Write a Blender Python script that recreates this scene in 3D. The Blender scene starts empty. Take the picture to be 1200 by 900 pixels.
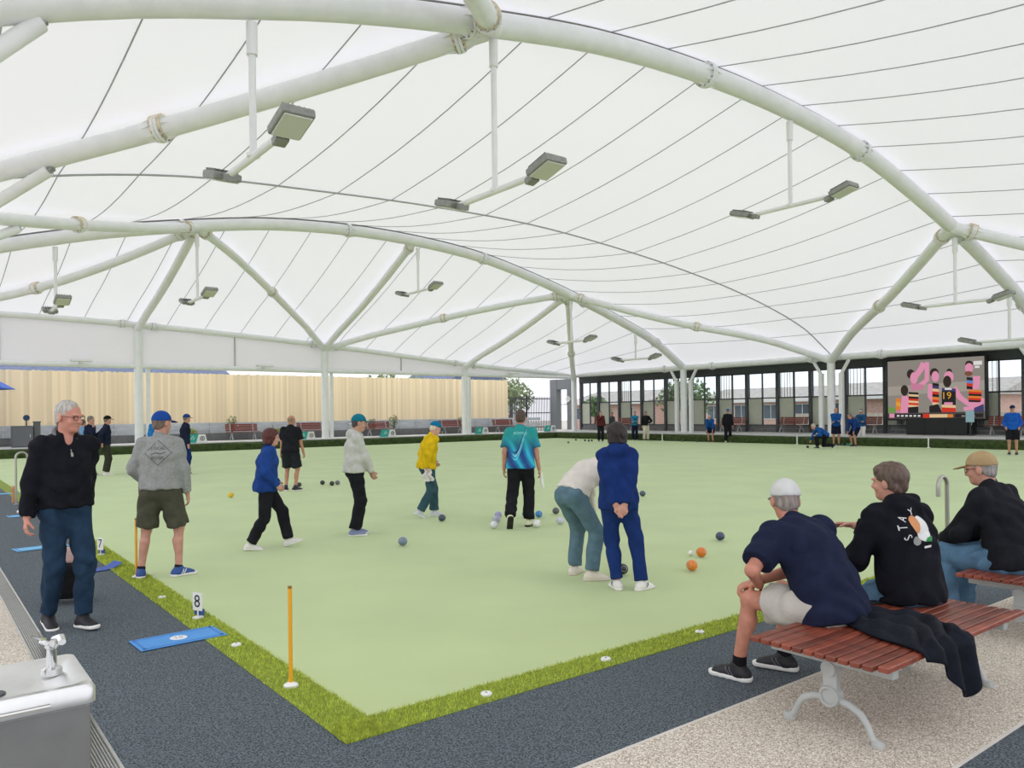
import bpy, bmesh, math, random
import numpy as np
from mathutils import Vector, Matrix
from mathutils.bvhtree import BVHTree

random.seed(7)
rng = np.random.default_rng(7)
scn = bpy.context.scene
COL = scn.collection

# ------------------------------------------------------------------ camera
FPX, HY, H_CAM = 909.0, 485.0, 1.68          # focal length (px), horizon row at mid frame, eye height (m)
ROLL = math.atan(.0121)
TH = math.atan(706 / 909)                     # heading, clockwise from +y
RV = (math.cos(TH), -math.sin(TH)); FV = (math.sin(TH), math.cos(TH))
CAM = (-1.7501, -3.6680)
cd = bpy.data.cameras.new('camera'); co = bpy.data.objects.new('camera', cd); COL.objects.link(co)
cd.sensor_width = 36; cd.lens = FPX / 1200 * 36; cd.shift_y = (HY - 450) / 1200; cd.clip_end = 400
cr, sr = math.cos(ROLL), math.sin(ROLL)
Xc = Vector((cr * RV[0], cr * RV[1], -sr)); Yc = Vector((sr * RV[0], sr * RV[1], cr)); Zc = Vector((-FV[0], -FV[1], 0))
m = Matrix((Xc, Yc, Zc)).transposed().to_4x4(); m.translation = (CAM[0], CAM[1], H_CAM)
co.matrix_world = m
scn.camera = co

# ------------------------------------------------------------------ light: overcast sky, exposure
w = bpy.data.worlds.new('overcast_sky'); scn.world = w; w.use_nodes = True
bg = w.node_tree.nodes['Background']; bg.inputs[0].default_value = (.955, .965, 1.03, 1); bg.inputs[1].default_value = 3.5
scn.view_settings.view_transform = 'Standard'; scn.view_settings.look = 'None'
scn.view_settings.gamma = 1; scn.view_settings.use_curve_mapping = False
scn.view_settings.exposure = -1.15
sd = bpy.data.lights.new('sun', 'SUN'); sd.energy = .15; sd.angle = 1.2; sd.color = (1, .97, .92)
so = bpy.data.objects.new('sun', sd); COL.objects.link(so); so.rotation_euler = (math.radians(28), math.radians(-22), 0)

# ------------------------------------------------------------------ photo pixel -> place
def ab(u, v):
    x = u - 600; y = v - HY
    return x * cr - y * sr, x * sr + y * cr
def ray(u, v):
    a, b = ab(u, v)
    return (a / FPX * RV[0] + FV[0], a / FPX * RV[1] + FV[1], -b / FPX)
def G(u, v, z=0.0):                      # where the ray meets the level z
    d = ray(u, v); t = (z - H_CAM) / d[2]
    return Vector((CAM[0] + t * d[0], CAM[1] + t * d[1], z))
def onY(u, v, Y):
    d = ray(u, v); t = (Y - CAM[1]) / d[1]
    return Vector((CAM[0] + t * d[0], Y, H_CAM + t * d[2]))
def onX(u, v, X):
    d = ray(u, v); t = (X - CAM[0]) / d[0]
    return Vector((X, CAM[1] + t * d[1], H_CAM + t * d[2]))

# ------------------------------------------------------------------ materials
def lin(c):
    if isinstance(c, str):
        c = c.lstrip('#'); c = [int(c[i:i + 2], 16) / 255 for i in (0, 2, 4)]
        c = [x / 12.92 if x <= .04045 else ((x + .055) / 1.055) ** 2.4 for x in c]
    return tuple(c) + (1,)
MATS = {}
def mat(name, col, rough=.7, metal=0, var=0, vscale=8, bump=0, bscale=60, objvar=0, spec=.5, sheen=0, coat=0, voronoi=False, detail=3, col2=None, emit=0):
    if name in MATS: return MATS[name]
    M = bpy.data.materials.new(name); M.use_nodes = True; MATS[name] = M
    nt = M.node_tree; N = nt.nodes; L = nt.links; b = N['Principled BSDF']
    base = lin(col)
    b.inputs['Base Color'].default_value = base; b.inputs['Roughness'].default_value = rough
    b.inputs['Metallic'].default_value = metal; b.inputs['Specular IOR Level'].default_value = spec
    if sheen: b.inputs['Sheen Weight'].default_value = sheen
    if coat: b.inputs['Coat Weight'].default_value = coat
    if emit:
        b.inputs['Emission Color'].default_value = base; b.inputs['Emission Strength'].default_value = emit
    tc = N.new('ShaderNodeTexCoord')
    out = None
    if var or col2:
        tx = N.new('ShaderNodeTexVoronoi' if voronoi else 'ShaderNodeTexNoise'); tx.inputs['Scale'].default_value = vscale
        if not voronoi: tx.inputs['Detail'].default_value = detail
        L.new(tc.outputs['Object'], tx.inputs['Vector'])
        mx = N.new('ShaderNodeMix'); mx.data_type = 'RGBA'
        if col2: c1, c2 = base, lin(col2)
        else:
            c1 = tuple(x * (1 - var) for x in base[:3]) + (1,); c2 = tuple(min(1, x * (1 + var)) for x in base[:3]) + (1,)
        mx.inputs[6].default_value = c1; mx.inputs[7].default_value = c2
        if voronoi:
            sp = N.new('ShaderNodeSeparateColor'); L.new(tx.outputs['Color'], sp.inputs[0]); L.new(sp.outputs[0], mx.inputs[0])
        else:
            rp = N.new('ShaderNodeMapRange'); rp.inputs[1].default_value = .35; rp.inputs[2].default_value = .65
            L.new(tx.outputs[0], rp.inputs[0]); L.new(rp.outputs[0], mx.inputs[0])
        out = mx.outputs[2]
    if objvar:
        oi = N.new('ShaderNodeObjectInfo'); hs = N.new('ShaderNodeHueSaturation')
        mr = N.new('ShaderNodeMapRange'); mr.inputs[3].default_value = 1 - objvar; mr.inputs[4].default_value = 1 + objvar
        L.new(oi.outputs['Random'], mr.inputs[0]); L.new(mr.outputs[0], hs.inputs['Value'])
        if out: L.new(out, hs.inputs['Color'])
        else: hs.inputs['Color'].default_value = base
        out = hs.outputs[0]
    if out: L.new(out, b.inputs['Base Color'])
    if bump:
        bt = N.new('ShaderNodeTexNoise'); bt.inputs['Scale'].default_value = bscale; bt.inputs['Detail'].default_value = 4
        L.new(tc.outputs['Object'], bt.inputs['Vector'])
        bp = N.new('ShaderNodeBump'); bp.inputs['Strength'].default_value = bump; bp.inputs['Distance'].default_value = .02
        L.new(bt.outputs[0], bp.inputs['Height']); L.new(bp.outputs[0], b.inputs['Normal'])
    return M
def glow(name, col, st=1.0):
    if name in MATS: return MATS[name]
    M = bpy.data.materials.new(name); M.use_nodes = True; MATS[name] = M
    nt = M.node_tree; nt.nodes.clear()
    e = nt.nodes.new('ShaderNodeEmission'); e.inputs[0].default_value = lin(col); e.inputs[1].default_value = st
    o = nt.nodes.new('ShaderNodeOutputMaterial'); nt.links.new(e.outputs[0], o.inputs[0])
    return M

white_steel = mat('white_painted_steel', '#e8eae9', .35, var=.03, vscale=3)
grey_steel = mat('galvanised_steel', '#9a9c9a', .4, .6, var=.08, vscale=20)
stainless = mat('stainless_steel', '#c9c9c6', .28, 1.0, var=.05, vscale=14, bump=.02)
dark_grey = mat('charcoal_frame', '#45494c', .5, var=.05)
black_m = mat('black_plastic', '#141517', .45)

# ------------------------------------------------------------------ mesh helpers
class MB:
    def __init__(s): s.v = []; s.f = []; s.mi = []; s.cur = 0
    def face(s, idx): s.f.append(idx); s.mi.append(s.cur)
    def add(s, vs, fs):
        o = len(s.v); s.v += [tuple(p) for p in vs]
        for f in fs: s.face([i + o for i in f])
    def box(s, a, b):
        x0, y0, z0 = a; x1, y1, z1 = b
        s.add([(x0,y0,z0),(x1,y0,z0),(x1,y1,z0),(x0,y1,z0),(x0,y0,z1),(x1,y0,z1),(x1,y1,z1),(x0,y1,z1)],
              [(0,3,2,1),(4,5,6,7),(0,1,5,4),(1,2,6,5),(2,3,7,6),(3,0,4,7)])
        return s
    def bbox(s, a, b, r):                 # box with chamfered edges
        bm = bmesh.new(); bmesh.ops.create_cube(bm, size=1)
        for v in bm.verts: v.co = Vector([(a[i] + b[i]) / 2 + v.co[i] * (b[i] - a[i]) for i in range(3)])
        bmesh.ops.bevel(bm, geom=bm.edges[:], offset=r, segments=2, affect='EDGES', profile=.5)
        bm.verts.index_update(); s.add([v.co[:] for v in bm.verts], [[v.index for v in f.verts] for f in bm.faces]); bm.free(); return s
    def tube(s, pts, r, n=10, cap=True):
        pts = [Vector(p) for p in pts]; k = len(pts)
        rs = r if isinstance(r, (list, tuple)) else [r] * k
        prev = None; rings = []
        o = len(s.v)
        for i, p in enumerate(pts):
            t = (pts[min(i + 1, k - 1)] - pts[max(i - 1, 0)]).normalized()
            if prev is None:
                u = t.cross(Vector((0, 0, 1)) if abs(t.z) < .9 else Vector((1, 0, 0))).normalized()
            else:
                u = (prev - t * prev.dot(t)).normalized()
            prev = u; w_ = t.cross(u)
            for j in range(n):
                a = 2 * math.pi * j / n
                s.v.append(tuple(p + (u * math.cos(a) + w_ * math.sin(a)) * rs[i]))
        for i in range(k - 1):
            for j in range(n):
                a = o + i * n + j; b = o + i * n + (j + 1) % n
                s.face([a, b, b + n, a + n])
        if cap:
            s.face([o + j for j in range(n)][::-1]); s.face([o + (k - 1) * n + j for j in range(n)])
        return s
    def lathe(s, prof, c=(0, 0, 0), n=20):
        o = len(s.v)
        for r, z in prof:
            for j in range(n):
                a = 2 * math.pi * j / n; s.v.append((c[0] + r * math.cos(a), c[1] + r * math.sin(a), c[2] + z))
        for i in range(len(prof) - 1):
            for j in range(n):
                a = o + i * n + j; b = o + i * n + (j + 1) % n
                s.face([a, b, b + n, a + n])
        s.face([o + j for j in range(n)][::-1]); s.face([o + (len(prof) - 1) * n + j for j in range(n)])
        return s
    def prism(s, poly, d, axis):          # poly: 3d outline; extruded by vector d
        n = len(poly); d = Vector(d); A = [Vector(p) for p in poly]; B = [p + d for p in A]
        s.add(A + B, [list(range(n))[::-1], list(range(n, 2 * n))] + [[i, (i + 1) % n, (i + 1) % n + n, i + n] for i in range(n)])
        return s
    def mesh(s, name, mats, smooth=False):
        me = bpy.data.meshes.new(name); me.from_pydata(s.v, [], s.f)
        for M in (mats if isinstance(mats, (list, tuple)) else [mats]): me.materials.append(M)
        if any(s.mi): me.polygons.foreach_set('material_index', s.mi)
        if smooth:
            me.polygons.foreach_set('use_smooth', [True] * len(me.polygons))
            try: me.set_sharp_from_angle(angle=math.radians(40))
            except Exception: pass
        me.update(); return me
    def build(s, name, mats, parent=None, smooth=False, loc=None):
        return ob(name, s.mesh(name, mats, smooth), parent, loc)
def ob(name, me, parent=None, loc=None, rz=0):
    o = bpy.data.objects.new(name, me); COL.objects.link(o)
    if parent: o.parent = parent
    if loc is not None: o.location = loc
    if rz: o.rotation_euler = (0, 0, rz)
    return o
def tag(o, label, cat, group=None, kind=None):
    o['label'] = label; o['category'] = cat
    if group: o['group'] = group
    if kind: o['kind'] = kind
    return o
def thing(name, label, cat, loc=(0, 0, 0), rz=0, group=None):
    o = ob(name, None, None, loc, rz); o.empty_display_size = .1
    return tag(o, label, cat, group)
def struct(o): o['kind'] = 'structure'; return o
def sempty(name, loc=(0, 0, 0)): return struct(ob(name, None, None, loc))
def copy_tree(o, parent=None):
    c = o.copy(); COL.objects.link(c); c.parent = parent
    for ch in list(o.children): copy_tree(ch, c)
    return c
def text_mesh(txt, size, align='CENTER'):
    cu = bpy.data.curves.new('lettering', 'FONT'); cu.body = txt; cu.size = size; cu.align_x = align; cu.align_y = 'CENTER'; cu.resolution_u = 2
    o = bpy.data.objects.new('lettering', cu); COL.objects.link(o)
    dg = bpy.context.evaluated_depsgraph_get(); me = bpy.data.meshes.new_from_object(o.evaluated_get(dg))
    bpy.data.objects.remove(o); return me
def text_obj(txt, size, M, parent, matrix):
    me = text_mesh(txt, size); me.transform(matrix); me.materials.clear(); me.materials.append(M)
    return ob('lettering', me, parent)
def interp(pts):
    xs = np.array([p[0] for p in pts], float); ys = np.array([p[1] for p in pts], float); n = len(xs)
    d = np.diff(ys) / np.diff(xs); mm = np.concatenate([[d[0]], (d[1:] + d[:-1]) / 2, [d[-1]]])
    def g(x):
        i = int(np.clip(np.searchsorted(xs, x) - 1, 0, n - 2)); hh = xs[i + 1] - xs[i]; t = (x - xs[i]) / hh
        return float((2*t**3 - 3*t*t + 1) * ys[i] + (t**3 - 2*t*t + t) * hh * mm[i] + (-2*t**3 + 3*t*t) * ys[i+1] + (t**3 - t*t) * hh * mm[i+1])
    return g

# ================================================================== THE SETTING
GX, GY = 33.0, 36.2                         # far edges of the green
XC = [-2.5, 7.05, 16.7, 26.2, 35.6]; YC = [-1.5, 8.1, 17.7, 27.3, 37.2]   # column / arch grid
# --- ground
green_m = mat('bowling_green_turf', '#b4c184', .75, var=.05, vscale=.8, bump=.12, bscale=400, sheen=.25)
green_m.node_tree.nodes['Principled BSDF'].inputs['Sheen Tint'].default_value = (.75, 1, .86, 1)
def slab(name, a, b, M): return struct(MB().box(a, b).build(name, M))
slab('floor_green', (.25, .25, -.05), (GX, GY, 0), green_m)
rubber = mat('rubber_granule_path', '#20272a', .9, col2='#68737a', vscale=95, bump=.25, bscale=260, detail=2)
slab('floor_rubber_path', (-.95, -.93, -.05), (0, GY, -.002), rubber)
slab('floor_rubber_path', (0, -.93, -.05), (40, 0, -.002), rubber)
slab('floor_rubber_path', (-8, -8, -.05), (40, -2.07, -.002), rubber)
agg = mat('exposed_aggregate', '#8c7e69', .85, col2='#f0e7d8', vscale=165, voronoi=True, bump=.3, bscale=180)
slab('floor_aggregate', (-.95, -2.05, -.05), (40, -.95, -.001), agg)
slab('floor_aggregate', (-8, -2.05, -.05), (-1.09, GY, -.001), agg)
kerb = mat('pale_concrete_joint', '#cfc9be', .8, var=.06)
slab('trim_1', (-.95, -.95, -.05), (40, -.93, 0), kerb)
slab('trim_2', (-.95, -2.07, -.05), (40, -2.05, 0), kerb)
slab('floor_ground', (-40, -12, -.3), (140, 140, -.06), mat('outdoor_concrete', '#b9b4aa', .9, var=.1, vscale=.5))
# drain channel: a steel grate with slots
dr = sempty('floor_drain')
b = MB().box((-1.09, -2.05, -.04), (-.95, GY, -.03)); b.build('channel', black_m, dr)
b = MB(); b.box((-1.09, -2.05, -.03), (-1.075, GY, .002)); b.box((-.965, -2.05, -.03), (-.95, GY, .002)); b.build('rail', stainless, dr)
b = MB()
y = -2.05
while y < 20:
    b.box((-1.075, y, -.02), (-.965, y + .005, .001)); y += .0145 if y < 7 else .04
for x in np.linspace(-1.062, -.978, 7): b.box((x - .0025, -2.05, -.02), (x + .0025, 20, .0005))
b.box((-1.075, 20, -.02), (-.965, GY, -.001))
b.build('grate_bars', stainless, dr)['kind'] = 'stuff'
# synthetic grass border
gr_base = mat('lime_grass_base', '#7d8f30', .9, var=.15, vscale=30)
gr_blade = mat('lime_grass_blade', '#b3c048', .8, var=.25, vscale=25)
slab('floor_grass_border', (0, 0, -.05), (.25, GY, .002), gr_base)
slab('floor_grass_border', (.25, 0, -.05), (GX, .25, .002), gr_base)
nb = 36000
far = rng.random(nb) ** 1.6 * 13
side = rng.random(nb) < .5
acr = rng.random(nb) * .262 - .004
px_ = np.where(side, acr, far); py_ = np.where(side, far, acr)
ang = rng.random(nb) * 6.283; hgt = .012 + .014 * rng.random(nb) + .0008 * far; wid = .0025 + .0006 * far
und = (np.abs(px_ + .15) < .34) & (np.abs(py_ - 2.56) < .2)          # pressed flat under the mat
hgt = np.where(und, .001, hgt)
tx = rng.normal(0, .007, nb); ty = rng.normal(0, .007, nb)
V = np.zeros((nb, 3, 3))
V[:, 0] = np.stack([px_ + wid * np.cos(ang), py_ + wid * np.sin(ang), np.full(nb, .001)], 1)
V[:, 1] = np.stack([px_ - wid * np.cos(ang), py_ - wid * np.sin(ang), np.full(nb, .001)], 1)
V[:, 2] = np.stack([px_ + tx, py_ + ty, hgt], 1)
me = bpy.data.meshes.new('grass_blades'); me.from_pydata(V.reshape(-1, 3).tolist(), [], np.arange(nb * 3).reshape(-1, 3).tolist()); me.materials.append(gr_blade)
tag(ob('grass_blades', me), 'short lime green grass fringe bordering the bowling green', 'grass', kind='stuff')

# --- bank and plinth round the two far sides
bank_m = mat('bank_turf', '#34441c', .95, var=.35, vscale=6, bump=.6, bscale=60)
plinth_m = mat('pale_plinth_concrete', '#cdcdc9', .8, var=.06, vscale=2)
def bank(name, horiz):
    bmh = MB()
    prof = [(0, -.04), (-.02, .12), (.02, .30), (.10, .37), (.45, .38), (.5, .3), (.5, -.04)]
    n = 60
    for i in range(n + 1):
        t = i / n
        for d, z in prof:
            jz = z + (random.uniform(-.012, .012) if .1 < z < .39 else 0); jd = d + random.uniform(-.015, .015)
            bmh.v.append((GX + jd, -3 + t * (GY + 3.5), jz) if not horiz else (-9 + t * (GX + 9.5), GY + jd, jz))
    k = len(prof)
    for i in range(n):
        for j in range(k - 1):
            a = i * k + j; bmh.face([a, a + 1, a + k + 1, a + k] if not horiz else [a, a + k, a + k + 1, a + 1])
    return struct(bmh.build(name, bank_m, smooth=True))
bank('floor_bank', True); bank('floor_bank', False)
slab('floor_plinth', (-9, GY + .5, -.05), (GX + .5, GY + 3.3, .42), plinth_m)
slab('floor_plinth', (GX + .5, -3, -.05), (38.2, GY + 3.3, .42), plinth_m)

# --- roof membrane
arch_z = interp([(-2.5, 6.25), (-.8, 6.95), (.7, 7.5), (2.4, 8.0), (3.9, 8.4), (7.05, 9.05), (9.8, 9.5), (13.4, 9.75), (16.9, 9.7), (20.6, 9.35), (23.4, 8.78), (26.9, 7.88), (30.3, 6.82), (33.1, 5.8), (35.6, 4.4)])
val_z = interp([(-2.5, 6.3), (.6, 7.15), (3.9, 7.75), (7.7, 8.0), (11.5, 8.15), (15.7, 8.15), (20, 7.85), (24, 7.4), (28.8, 6.6), (33, 5.5), (35.6, 4.4)])
edge_z = interp([(-2.5, 6.4), (1.45, 6.36), (7.07, 6.21), (16.7, 5.64), (26.3, 4.87), (35.65, 4.36)])
def memb(x, y):
    ks = [(37.2, edge_z), (27.3, arch_z), (17.7, val_z), (8.1, arch_z), (-1.5, val_z), (-11.0, arch_z)]
    for (ya, fa), (yb, fb) in zip(ks, ks[1:]):
        if y >= yb - 1e-6:
            t = (ya - y) / (ya - yb); za, zb = fa(x), fb(x)
            return za + (zb - za) * t - .22 * math.sin(math.pi * t) * min(1, max(0, (35.6 - x) / 5)) + .3 - .16 * max(0, 1 - (35.6 - x) / 2) - (.16 * max(0, 1 - (37.2 - y) / 2) if y > 30 else 0)
    return arch_z(x) + .3
mm_ = bpy.data.materials.new('translucent_pvc_membrane'); mm_.use_nodes = True
nt = mm_.node_tree; N = nt.nodes; L = nt.links; N.clear()
o_ = N.new('ShaderNodeOutputMaterial'); d_ = N.new('ShaderNodeBsdfDiffuse'); t_ = N.new('ShaderNodeBsdfTranslucent'); g_ = N.new('ShaderNodeBsdfGlossy')
for q in (d_, t_): q.inputs[0].default_value = (.95, .935, .955, 1)
g_.inputs[0].default_value = (.9, .9, .9, 1); g_.inputs['Roughness'].default_value = .28
x1 = N.new('ShaderNodeMixShader'); x1.inputs[0].default_value = .42; L.new(d_.outputs[0], x1.inputs[1]); L.new(t_.outputs[0], x1.inputs[2])
x2 = N.new('ShaderNodeMixShader'); x2.inputs[0].default_value = .05; L.new(x1.outputs[0], x2.inputs[1]); L.new(g_.outputs[0], x2.inputs[2]); L.new(x2.outputs[0], o_.inputs[0])
roof = sempty('ceiling')
seam_m = mat('membrane_seam', '#a9adac', .7)
YB = [37.2, 27.3, 17.7, 8.1, -1.5, -8.0]
NS = 21; xs_ = [-2.5 + 38.1 * i / NS for i in range(NS + 1)]
for bi in range(5):
    y0, y1 = YB[bi], YB[bi + 1]; ny = 8
    for i in range(NS):
        g = MB(); nx = 4
        for a in range(nx + 1):
            for c in range(ny + 1):
                x = xs_[i] + (xs_[i + 1] - xs_[i]) * a / nx; y = y0 + (y1 - y0) * c / ny
                g.v.append((x, y, memb(x, y)))
        for a in range(nx):
            for c in range(ny):
                k = a * (ny + 1) + c; g.face([k, k + 1, k + ny + 2, k + ny + 1])
        g.build('membrane_panel', mm_, roof, smooth=True)
    for i in range(1, NS):
        pts = [(xs_[i], y0 + (y1 - y0) * c / ny, memb(xs_[i], y0 + (y1 - y0) * c / ny) - .012) for c in range(ny + 1)]
        MB().tube(pts, .014, 5).build('seam', seam_m, roof)
for yv in (17.7, -1.5):
    pts = [(-2.5 + 38.1 * i / 48, yv, memb(-2.5 + 38.1 * i / 48, yv) - .03) for i in range(49)]
    MB().tube(pts, .028, 6).build('valley_cable', seam_m, roof)

# --- steel: arches, diagonals, columns, edge beams
stain_m = mat('rust_stained_steel', '#d6cbb0', .6, var=.2, vscale=8)
def flange(parent, p, t, r, stained=False):
    p = Vector(p); t = Vector(t).normalized()
    b = MB()
    for o in (-.035, .035): b.tube([p + t * (o - .03), p + t * (o + .03)], r + .07, 18)
    u = t.cross(Vector((0, 0, 1))).normalized(); v = t.cross(u)
    for j in range(8):
        a = 2 * math.pi * j / 8; d = u * math.cos(a) + v * math.sin(a); w_ = t.cross(d)
        q0 = p + d * (r - .01)
        for s in (-1, 1):
            vs = [q0 + t * s * .06 - w_ * .012, q0 + t * s * .06 + w_ * .012, q0 + t * s * .06 + d * .075, q0 + t * s * .34]
            b.add(vs, [(0, 1, 2), (0, 2, 3), (1, 3, 2), (0, 3, 1)])
    b.build('splice_flange', white_steel, parent)
    bb = MB()
    for j in range(12):
        a = 2 * math.pi * j / 12; d = u * math.cos(a) + v * math.sin(a); c = p + d * (r + .035)
        bb.tube([c - t * .09, c + t * .09], .018, 6)
    bb.build('bolts', grey_steel, parent)
    if stained:
        MB().tube([p + t * -.12 + Vector((0, 0, .03)), p + t * .12 + Vector((0, 0, .03))], r + .055, 16).build('rust_stain', stain_m, parent)
def steel(name, pts, r, splices=(), stained=False):
    e = sempty(name, pts[0]); o0 = Vector(pts[0]); loc = [Vector(p) - o0 for p in pts]
    MB().tube(loc, r, 18).build('tube', white_steel, e, smooth=True)
    n = len(loc)
    for t in splices:
        i = min(n - 2, int(t * (n - 1))); f_ = t * (n - 1) - i
        flange(e, loc[i].lerp(loc[i + 1], f_), loc[i + 1] - loc[i], r, stained)
    return e
AR = .235
for ya in (27.3, 8.1):
    pts = [(x, ya, arch_z(x) + .0) for x in np.linspace(-2.5, 35.6, 60)]
    xt = lambda x: (x + 2.5) / 38.1
    e = steel('roof_arch', pts, AR, [xt(x) for x in (6.5, 13.4, 20.6, 26.9 + .5, 33.1)])
    MB().tube([(x + 2.5, 0, arch_z(x) - arch_z(-2.5) + .27) for x in np.linspace(-2.5, 35.6, 60)], .035, 6).build('membrane_rail', mat('rail_grey', '#77786f', .6), e)
def diag(a, b, r, splice, straight=False):
    pts = []
    for i in range(21):
        t = i / 20; x = a[0] + (b[0] - a[0]) * t; y = a[1] + (b[1] - a[1]) * t
        pts.append((x, y, memb(x, y) - .3 + .0))
    L0 = pts[0][2]; L1 = pts[-1][2]
    for i in range(21):                      # bowed a little under the membrane
        t = i / 20; q = L0 + (L1 - L0) * t + .55 * math.sin(math.pi * t); pts[i] = (pts[i][0], pts[i][1], min(pts[i][2] - .04, q) if 0 < i < 20 else pts[i][2] - .05)
    return steel('roof_strut', pts, r, splice, True)
N4, N3, N2, N1, NM = (7.05, 27.3), (26.2, 27.3), (7.05, 8.1), (26.6, 8.1), (16.7, 27.3)
SR = .17
for a, b_ in ((N4, (7.05, 37.2)), (N4, (16.7, 37.2)), (N4, (-2.5, 37.2)), (NM, (16.7, 37.2)), (N3, (16.7, 37.2)), (N3, (26.2, 37.2)), (N3, (35.6, 37.2)),
              (N3, (35.6, 17.7)), (N1, (35.6, 17.7)), (N2, (-2.5, 17.7)), (N4, (-2.5, 17.7)), (N2, (-2.5, -1.5)), (N1, (35.6, -1.5))):
    near = a in (N2, N1)
    diag(a, b_, .2 if near else SR, (.05, .5) if abs(a[0] - b_[0]) > 1 else (.05,))
def strut2(a, b, r):
    e = sempty('roof_brace', a); d = Vector(b) - Vector(a)
    MB().tube([(0, 0, 0), d], r, 14).build('tube', white_steel, e, smooth=True)
    MB().tube([d * .985, d * 1.02], r * .6, 10).build('pin', grey_steel, e)
for ya, yb in ((8.1, 17.7), (27.3, 17.7)):
    t = .68; x = 7.05 + (-2.5 - 7.05) * t; y = ya + (yb - ya) * t
    strut2((-2.5, 17.7, 4.6), (x, y, memb(x, y) - .58), .12)
strut2((-2.5, 8.1, 4.6), (-.35, 8.1, arch_z(-.35) - .25), .12)
def column(x, y, top, twin, z0=.42, face=(0, 1)):
    e = sempty('steel_column', (x, y, z0)); hgt = top - z0
    MB().tube([(0, 0, 0), (0, 0, hgt)], .2, 18).build('shaft', white_steel, e, smooth=True)
    MB().lathe([(.34, 0), (.34, .04), (.2, .04)], (0, 0, 0), 18).build('base_plate', white_steel, e)
    if twin == 'one':
        MB().box((.38, .1, 0), (.55, .27, 3.7)).build('side_post', white_steel, e)
    if twin == 'two':
        dx, dy = face
        for s in (-1, 1):
            c = Vector((dx * s * .55, dy * s * .55, 0))
            b = MB(); b.box((c.x - .1, c.y - .1, 0), (c.x + .1, c.y + .1, 3.15)); b.tube([c + Vector((0, 0, 3.1)), c * 1.9 + Vector((0, 0, hgt - .05))], .09, 8)
            b.build('side_post', white_steel, e)
    return e
for x in XC[:4]: column(x, 37.2, edge_z(x), 'one')
column(35.6, 37.2, 4.36, 'two', face=(.5, .5))
for y in YC[:4]: column(35.6, y, 4.4, 'two')
for y in YC[1:4]: column(-2.5, y, 6.2, None, 0)
steel('edge_beam', [(x, 37.2, edge_z(x) + .02) for x in np.linspace(-9, 35.6, 30)], .15, [(x + 9 + s) / 44.6 for x in XC[1:4] for s in (-.7, .7)])
steel('edge_beam', [(35.6, y, 4.38) for y in np.linspace(-3, 37.2, 20)], .17, [.2, .45, .54, .7, .79])
steel('edge_beam', [(-2.5, y, 6.25) for y in np.linspace(-1.5, 37.2, 10)], .16, [])
# fascia between the sloping edge beam and the lower rail
fas = sempty('wall_left'); fm = mm_.copy(); fm.name = 'fascia_pvc'
for q in fm.node_tree.nodes:
    if q.type == 'MIX_SHADER' and abs(q.inputs[0].default_value - .42) < 1e-4: q.inputs[0].default_value = .36
cut = [-9, -4.5, 1.4, 7.05, 11.7, 16.7, 21.6, 26.2, 30.5, 35.6]
for xa, xb in zip(cut, cut[1:]):
    MB().prism([(xa + .02, 37.22, 4.28), (xb - .02, 37.22, 4.28), (xb - .02, 37.22, edge_z(xb) + .05), (xa + .02, 37.22, edge_z(xa) + .05)], (0, .05, 0), 1).build('fascia_panel', fm, fas)
    MB().box((xa - .03, 37.16, 4.2), (xa + .03, 37.24, edge_z(xa))).build('batten', mat('batten_grey', '#b5b7b4', .5), fas)
MB().tube([(-9, 37.2, 4.22), (35.6, 37.2, 4.22)], .13, 12).build('lower_rail', white_steel, fas, smooth=True)
for u, v in ((95, 423), (310, 430), (600, 437)):
    p = onY(u, v, 36.85); p.z = 4.38
    t = thing('bracket_light', {95: 'small white bracket light on fascia rail, leftmost', 310: 'small white bracket light beside the post on fascia rail', 600: 'small white bracket light on fascia rail, rightmost'}[u], 'light', p, group='bracket lights on the fascia')
    MB().bbox((-.45, -.28, -.05), (.45, .1, .06), .03).build('housing', white_steel, t); MB().box((-.06, 0, -.16), (.06, .23, .02)).build('bracket', white_steel, t)

# --- timber fence, retaining wall, low wall (left side)
FY = 41.0
wf = sempty('wall_fence', (0, FY, 0)); timber = mat('raw_pine', '#f4e0ba', .8, objvar=.12)
pk = MB().bbox((-.0602, -.012, 1.3), (.0602, .012, 4.12), .003).mesh('fence_plank', timber)
x = -3.2
while x < 32.6:
    o = ob('plank', pk, wf, (x, random.uniform(-.012, .012), random.uniform(-.02, .02))); x += .121
for z in (1.7, 2.7, 3.7): MB().box((-3.3, .02, z - .05), (32.7, .08, z + .05)).build('fence_rail', timber, wf)
wr = sempty('wall_retaining', (0, FY - .3, 0)); slp = mat('grey_sleeper', '#bcc1c5', .8, var=.1, vscale=2, objvar=.06)
sm = MB().bbox((0, -.06, 0), (2.37, .06, .19), .012).mesh('sleeper', slp)
for k in range(4):
    x = -9 + (k % 2) * 1.2
    while x < 33: ob('sleeper', sm, wr, (x, 0, .62 + k * .2 - .02)); x += 2.4
slab('wall_low', (-9, FY - 1.2, .42), (33, FY - 1.0, .82), mat('dark_block', '#6a6b6b', .85, var=.12, vscale=4))
slab('floor_garden', (-9, FY - 1.0, .3), (33, FY - .36, .66), mat('mulch', '#5a5046', .95, var=.3, vscale=20))

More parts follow.
